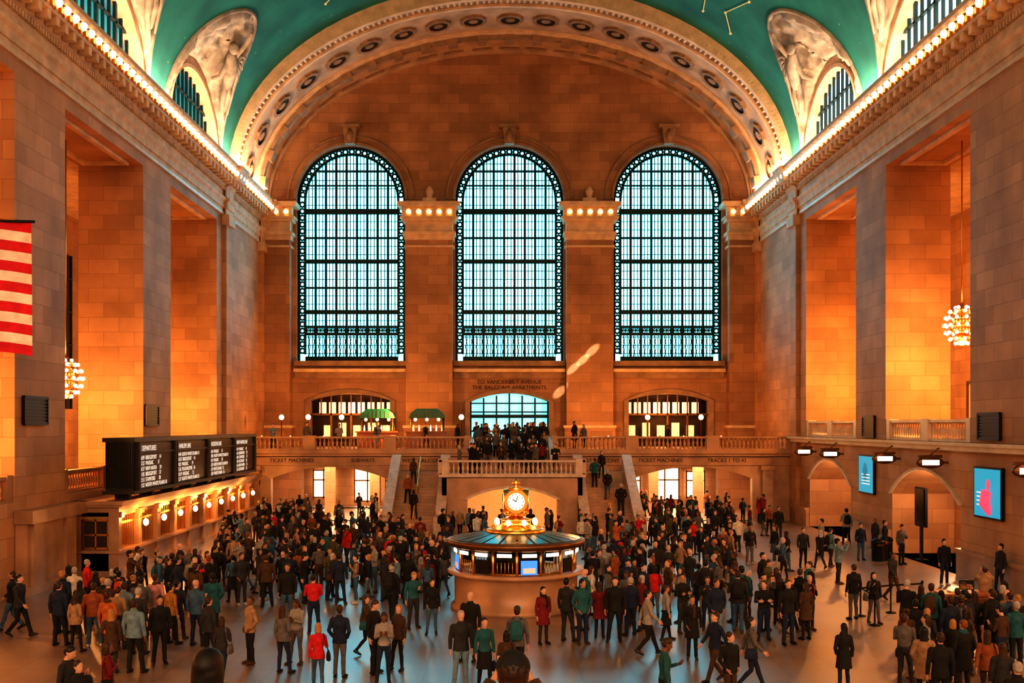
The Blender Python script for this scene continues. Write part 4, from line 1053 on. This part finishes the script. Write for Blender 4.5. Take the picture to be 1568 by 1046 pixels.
def spot(px, yh, h=1.72):
    """floor position surveyed from the photograph's head-top bearing (person of height h on the z=0 floor)"""
    d = (6.2-h)*1640/(yh-651); return -0.73+(px-765)*d/1640, d
FG = [(18,878,'m_walk',-80,'black'),(90,895,'m_stand',160,'navy'),(115,902,'w_stand',170,'tan'),(143,896,'m_stand',190,'rust'),(165,905,'m_coat',170,'orange'),(190,893,'m_pocket',175,'ldenim'),
 (215,888,'m_stand',200,'grey'),(262,893,'m_stand',150,'mustard'),(300,868,'m_coat',160,'brown'),(245,915,'m_stand',20,'black'),(165,984,'w_bag',120,'maroon'),(120,1012,'m_pocket',30,'black'),
 (103,1000,'m_phone',80,'char'),(340,935,'w_bag',170,'char'),(383,915,'m_pocket',-60,'tan'),(433,925,'w_stand',150,'grey'),(455,915,'w_phone',-20,'lgrey'),(487,945,'w_bag',200,'red'),
 (520,930,'m_pocket',170,'navy'),(572,925,'m_phone',60,'black'),(588,936,'w_phone',10,'lgrey'),(610,922,'w_stand',-30,'brown'),(480,882,'m_fold',190,'red'),(440,868,'m_stand',0,'black'),
 (370,850,'m_pocket',30,'char'),(408,852,'m_stand',200,'brown'),(318,842,'w_stand',60,'pink'),(633,875,'m_phone',20,'teal'),(662,882,'w_stand',0,'black'),(706,940,'m_stand',15,'char'),
 (720,912,'m_bald',-20,'black'),(742,942,'w_skirt',10,'teal'),(792,935,'m_pack',170,'grey'),(776,958,'w_bag',160,'brown'),(832,893,'w_coat',30,'maroon'),(868,890,'m_stand',150,'char'),(892,893,'m_pocket',20,'teal'),
 (918,886,'w_coat',170,'maroon'),(942,890,'m_stand',0,'black'),(965,884,'m_stand',200,'navy'),(992,905,'m_walk',100,'lgrey'),(1060,910,'m_coat',-5,'black'),(1097,893,'m_pocket',10,'navy'),
 (1130,880,'m_pack',160,'char'),(1150,943,'w_walk',80,'grey'),(1170,888,'m_fold',0,'black'),(1207,893,'m_stand',10,'black'),(1190,868,'w_stand',90,'char'),(1234,888,'w_coat',200,'brown'),
 (1292,945,'w_coat',190,'black'),(1338,870,'w_bag',10,'black'),(1307,866,'m_stand',190,'black'),(1367,845,'m_walk',30,'char'),(1402,915,'m_stand',170,'black'),(1388,893,'m_phone',150,'black'),
 (1415,960,'w_coat',160,'tan'),(1455,920,'m_stand',190,'navy'),(1477,908,'m_pack',180,'black'),(1512,962,'w_walk',150,'rust'),(1518,910,'m_stand',200,'black'),(1492,905,'w_stand',170,'char'),
 (1556,922,'m_pocket',180,'teal'),(1558,1018,'m_stand',180,'black'),(1018,986,'m_phone',90,'teal'),(1118,965,'m_pocket',20,'black'),(1296,782,'m_pack',170,'lgrey'),(1192,778,'m_stand',0,'black'),
 (1380,805,'m_phone',20,'grey'),(1446,828,'m_stand',10,'black'),(1508,872,'m_photo',160,'tan'),(1532,836,'m_stand',-80,'char'),(1205,812,'w_stand',90,'black'),(1230,808,'m_stand',0,'char'),(1256,810,'w_walk',200,'black'),
 (1107,805,'w_coat',170,'rust'),(985,868,'m_stand',30,'navy'),(1002,862,'w_bag',180,'red'),(960,872,'m_phone',-30,'grey'),(925,838,'m_stand',180,'lgrey'),(905,862,'w_stand',100,'white'),
 (1080,862,'m_pack',180,'char'),(1045,880,'m_fold',20,'black'),(1355,800,'m_stand',60,'black'),(1340,790,'w_stand',-60,'char'),(1318,800,'m_stand',10,'navy'),(30,885,'m_walk',80,'char'),
 (560,905,'w_walk',90,'brown'),(520,850,'m_stand',170,'navy'),(600,870,'m_pack',150,'black'),(655,850,'w_walk',0,'maroon'),
 (320,915,'m_stand',150,'char'),(1440,975,'m_stand',170,'black'),(1535,980,'w_stand',160,'char'),(1475,950,'m_coat',185,'black'),(1385,940,'m_fold',150,'grey'),
 (1095,935,'m_walk',-60,'navy'),(1420,925,'w_stand',140,'char'),(205,925,'m_stand',170,'ldenim'),(175,925,'w_coat',185,'brown')]
for px, yh, k, r, tp in FG: 
    x, y = spot(px, yh); person(x, y, k, r+random.uniform(-8, 8), tp, force=True)
person(-2.25, 5.6, 'w_stand', 170, 'black', z=3.33, sc=.97, hair='black'); person(-.66, 5.6, 'm_photo', 180, 'brown', z=3.33, sc=.96, acc='black')

def blocked(x, y):
    if x < -15.9 or x > 17.6: return True
    if (x+.17)**2+(y-36.6)**2 < 2.9**2: return True
    if y > 58.7 and abs(x) < 7.8: return True
    if y > 68.3: return not (8.6 < abs(x) < 15 and y < 75.5)
    if 12.2 < x < 15 and 31.5 < y < 36: return True
    return False
def scatter(n, p0, p1, y0, y1, face, spread, power=1.0):
    k = 0; tries = 0
    while k < n and tries < n*12:
        tries += 1; px = random.uniform(p0, p1); yh = y0+(y1-y0)*random.random()**power
        x, y = spot(px, yh)
        if blocked(x, y): continue
        if person(x, y, None, face+random.uniform(-spread, spread)): k += 1
scatter(22, 95, 330, 858, 905, 165, 40)
scatter(65, 330, 520, 757, 850, 140, 120)
scatter(90, 400, 690, 752, 850, 180, 180)
scatter(16, 560, 700, 800, 860, 180, 180)
scatter(16, 200, 330, 835, 862, 120, 80)
scatter(20, 690, 900, 768, 792, 180, 180)
scatter(80, 895, 1130, 752, 845, 180, 180)
scatter(30, 940, 1190, 745, 775, 180, 180)
scatter(24, 890, 1240, 845, 890, 180, 180)
scatter(16, 1385, 1560, 885, 940, 180, 60)
scatter(7, 1120, 1300, 790, 830, 180, 180)
k = 0
for i in range(300):
    st = random.randint(0, 7); x = random.uniform(-2.15, 2.15)
    if person(x, 67.15+st*.3, None, random.choice((0, 180))+random.uniform(-20, 20), z=3.3+(st+1)*.1625): k += 1
    if k > 26: break
for i in range(34): person(random.uniform(-2.5, 2.5), random.uniform(69.9, 76), None, random.uniform(0, 360), z=4.6)
for i in range(8): person(random.uniform(-3.4, 3.4), random.uniform(62.9, 65.5), None, random.uniform(0, 360), z=3.3)
for x, y in ((-15.6, 70.3), (-13.4, 70.4), (-11.3, 70.5), (-5.8, 73.2), (-9.2, 74.2), (4.2, 70.4), (4.8, 70.6), (-3.5, 70.3), (10.3, 70.4)): person(x, y, None, random.uniform(-60, 60), z=4.6)
for sg, st in ((-1, 4), (-1, 9), (-1, 15), (1, 5), (1, 10), (1, 14), (1, 17)):
    person(sg*random.uniform(4.7, 6.6), 60.15+st*.3, random.choice(('m_stand', 'w_stand', 'm_pocket')), random.choice((0, 180)), z=(st+1)*.165)

# ------------------------------------------------------------------ lights
def light(kind, name, loc, energy, col, **k):
    l = bpy.data.lights.new(name, kind); l.energy = energy; l.color = col
    for a, b in k.items():
        if a not in ('rot', 'scale'): setattr(l, a, b)
    o = bpy.data.objects.new(name, l); o.location = loc
    if 'rot' in k: o.rotation_euler = k['rot']
    if 'scale' in k: o.scale = k['scale']
    COL.objects.link(o); return o
ORG = (1.0, 0.43, 0.12); WRM = (1.0, 0.62, 0.35)
for a, b in OPEN:
    c = (a+b)/2
    light('POINT', 'lamp_aisle', (20.1, c+.2, 9.2), 1150, ORG, shadow_soft_size=.4)
    light('POINT', 'lamp_aisle', (-20.5, c, 6.8), 1150, ORG, shadow_soft_size=.4)
    light('POINT', 'lamp_gate', (W+1.6, c, 3.2), 220, WRM, shadow_soft_size=.2)
for sg in (-1, 1):
    light('AREA', 'lamp_cornice_uplight', (sg*(W-.75), 37, 22.95), 4200, WRM, shape='RECTANGLE', size=.4, size_y=82, rot=(0, pi+sg*.5, 0))
for x in (-12, 12): light('AREA', 'lamp_passage', (x, 75, 4.05), 700, WRM, shape='RECTANGLE', size=6, size_y=5)
light('POINT', 'lamp_landing', (0, 64.3, 2.6), 80, ORG, shadow_soft_size=.2)
for x in (-11.9, 11.9): light('POINT', 'lamp_restaurant', (x, 82.5, 7.5), 140, ORG, shadow_soft_size=.3)
for x in (-13, -8, 6, 12): light('POINT', 'lamp_balcony', (x, 74, 7.0), 380, ORG, shadow_soft_size=.3)
light('POINT', 'lamp_clock', (-.17, 36.0, 4.8), 20, WRM, shadow_soft_size=.2)
for y in (46, 52, 58, 64): light('POINT', 'lamp_ticket', (-15.7, y, 2.3), 100, ORG, shadow_soft_size=.15)
light('SUN', 'sun_east_windows', (0, -20, 30), .7, (1.0, .62, .37), angle=.6, rot=(math.radians(68), 0, 0))
src = Vector((9, -2, 26))
def shaft(tgt, size, asp, roll, e):
    d = Vector(tgt)-src
    o = light('SPOT', 'sunbeam', src, e, (1.0, .78, .56), spot_size=math.radians(size), spot_blend=.7, shadow_soft_size=.02)
    o.rotation_mode = 'QUATERNION'; o.rotation_quaternion = d.to_track_quat('-Z', 'Y') @ Matrix.Rotation(math.radians(roll), 4, 'Z').to_quaternion(); o.scale = (1, asp, 1)
for tx, tz, s in ((4.7, 10.4, 1.0), (5.4, 11.0, .9), (6.1, 11.7, 1.1)): shaft((tx, 78.9, tz), s, .42, 42, 3e5)
shaft((3.75, 79.9, 8.7), .8, .5, 42, 3e5)

w = bpy.data.worlds.new('world'); SC.world = w; w.use_nodes = True
bg = w.node_tree.nodes['Background']; bg.inputs[0].default_value = (1.0, .62, .37, 1); bg.inputs[1].default_value = 1.0

cam = bpy.data.cameras.new('camera'); co = bpy.data.objects.new('camera', cam); COL.objects.link(co)
co.location = (-.73, 0, 6.2); co.rotation_euler = (pi/2, 0, 0)
cam.sensor_width = 36; cam.lens = 37.65; cam.shift_x = .0121; cam.shift_y = .0818; cam.clip_end = 400
SC.camera = co
SC.view_settings.view_transform = 'Standard'
for lk in ('High Contrast', 'Medium High Contrast'):
    try:
        SC.view_settings.look = lk; break
    except Exception: pass
SC.view_settings.exposure = .42
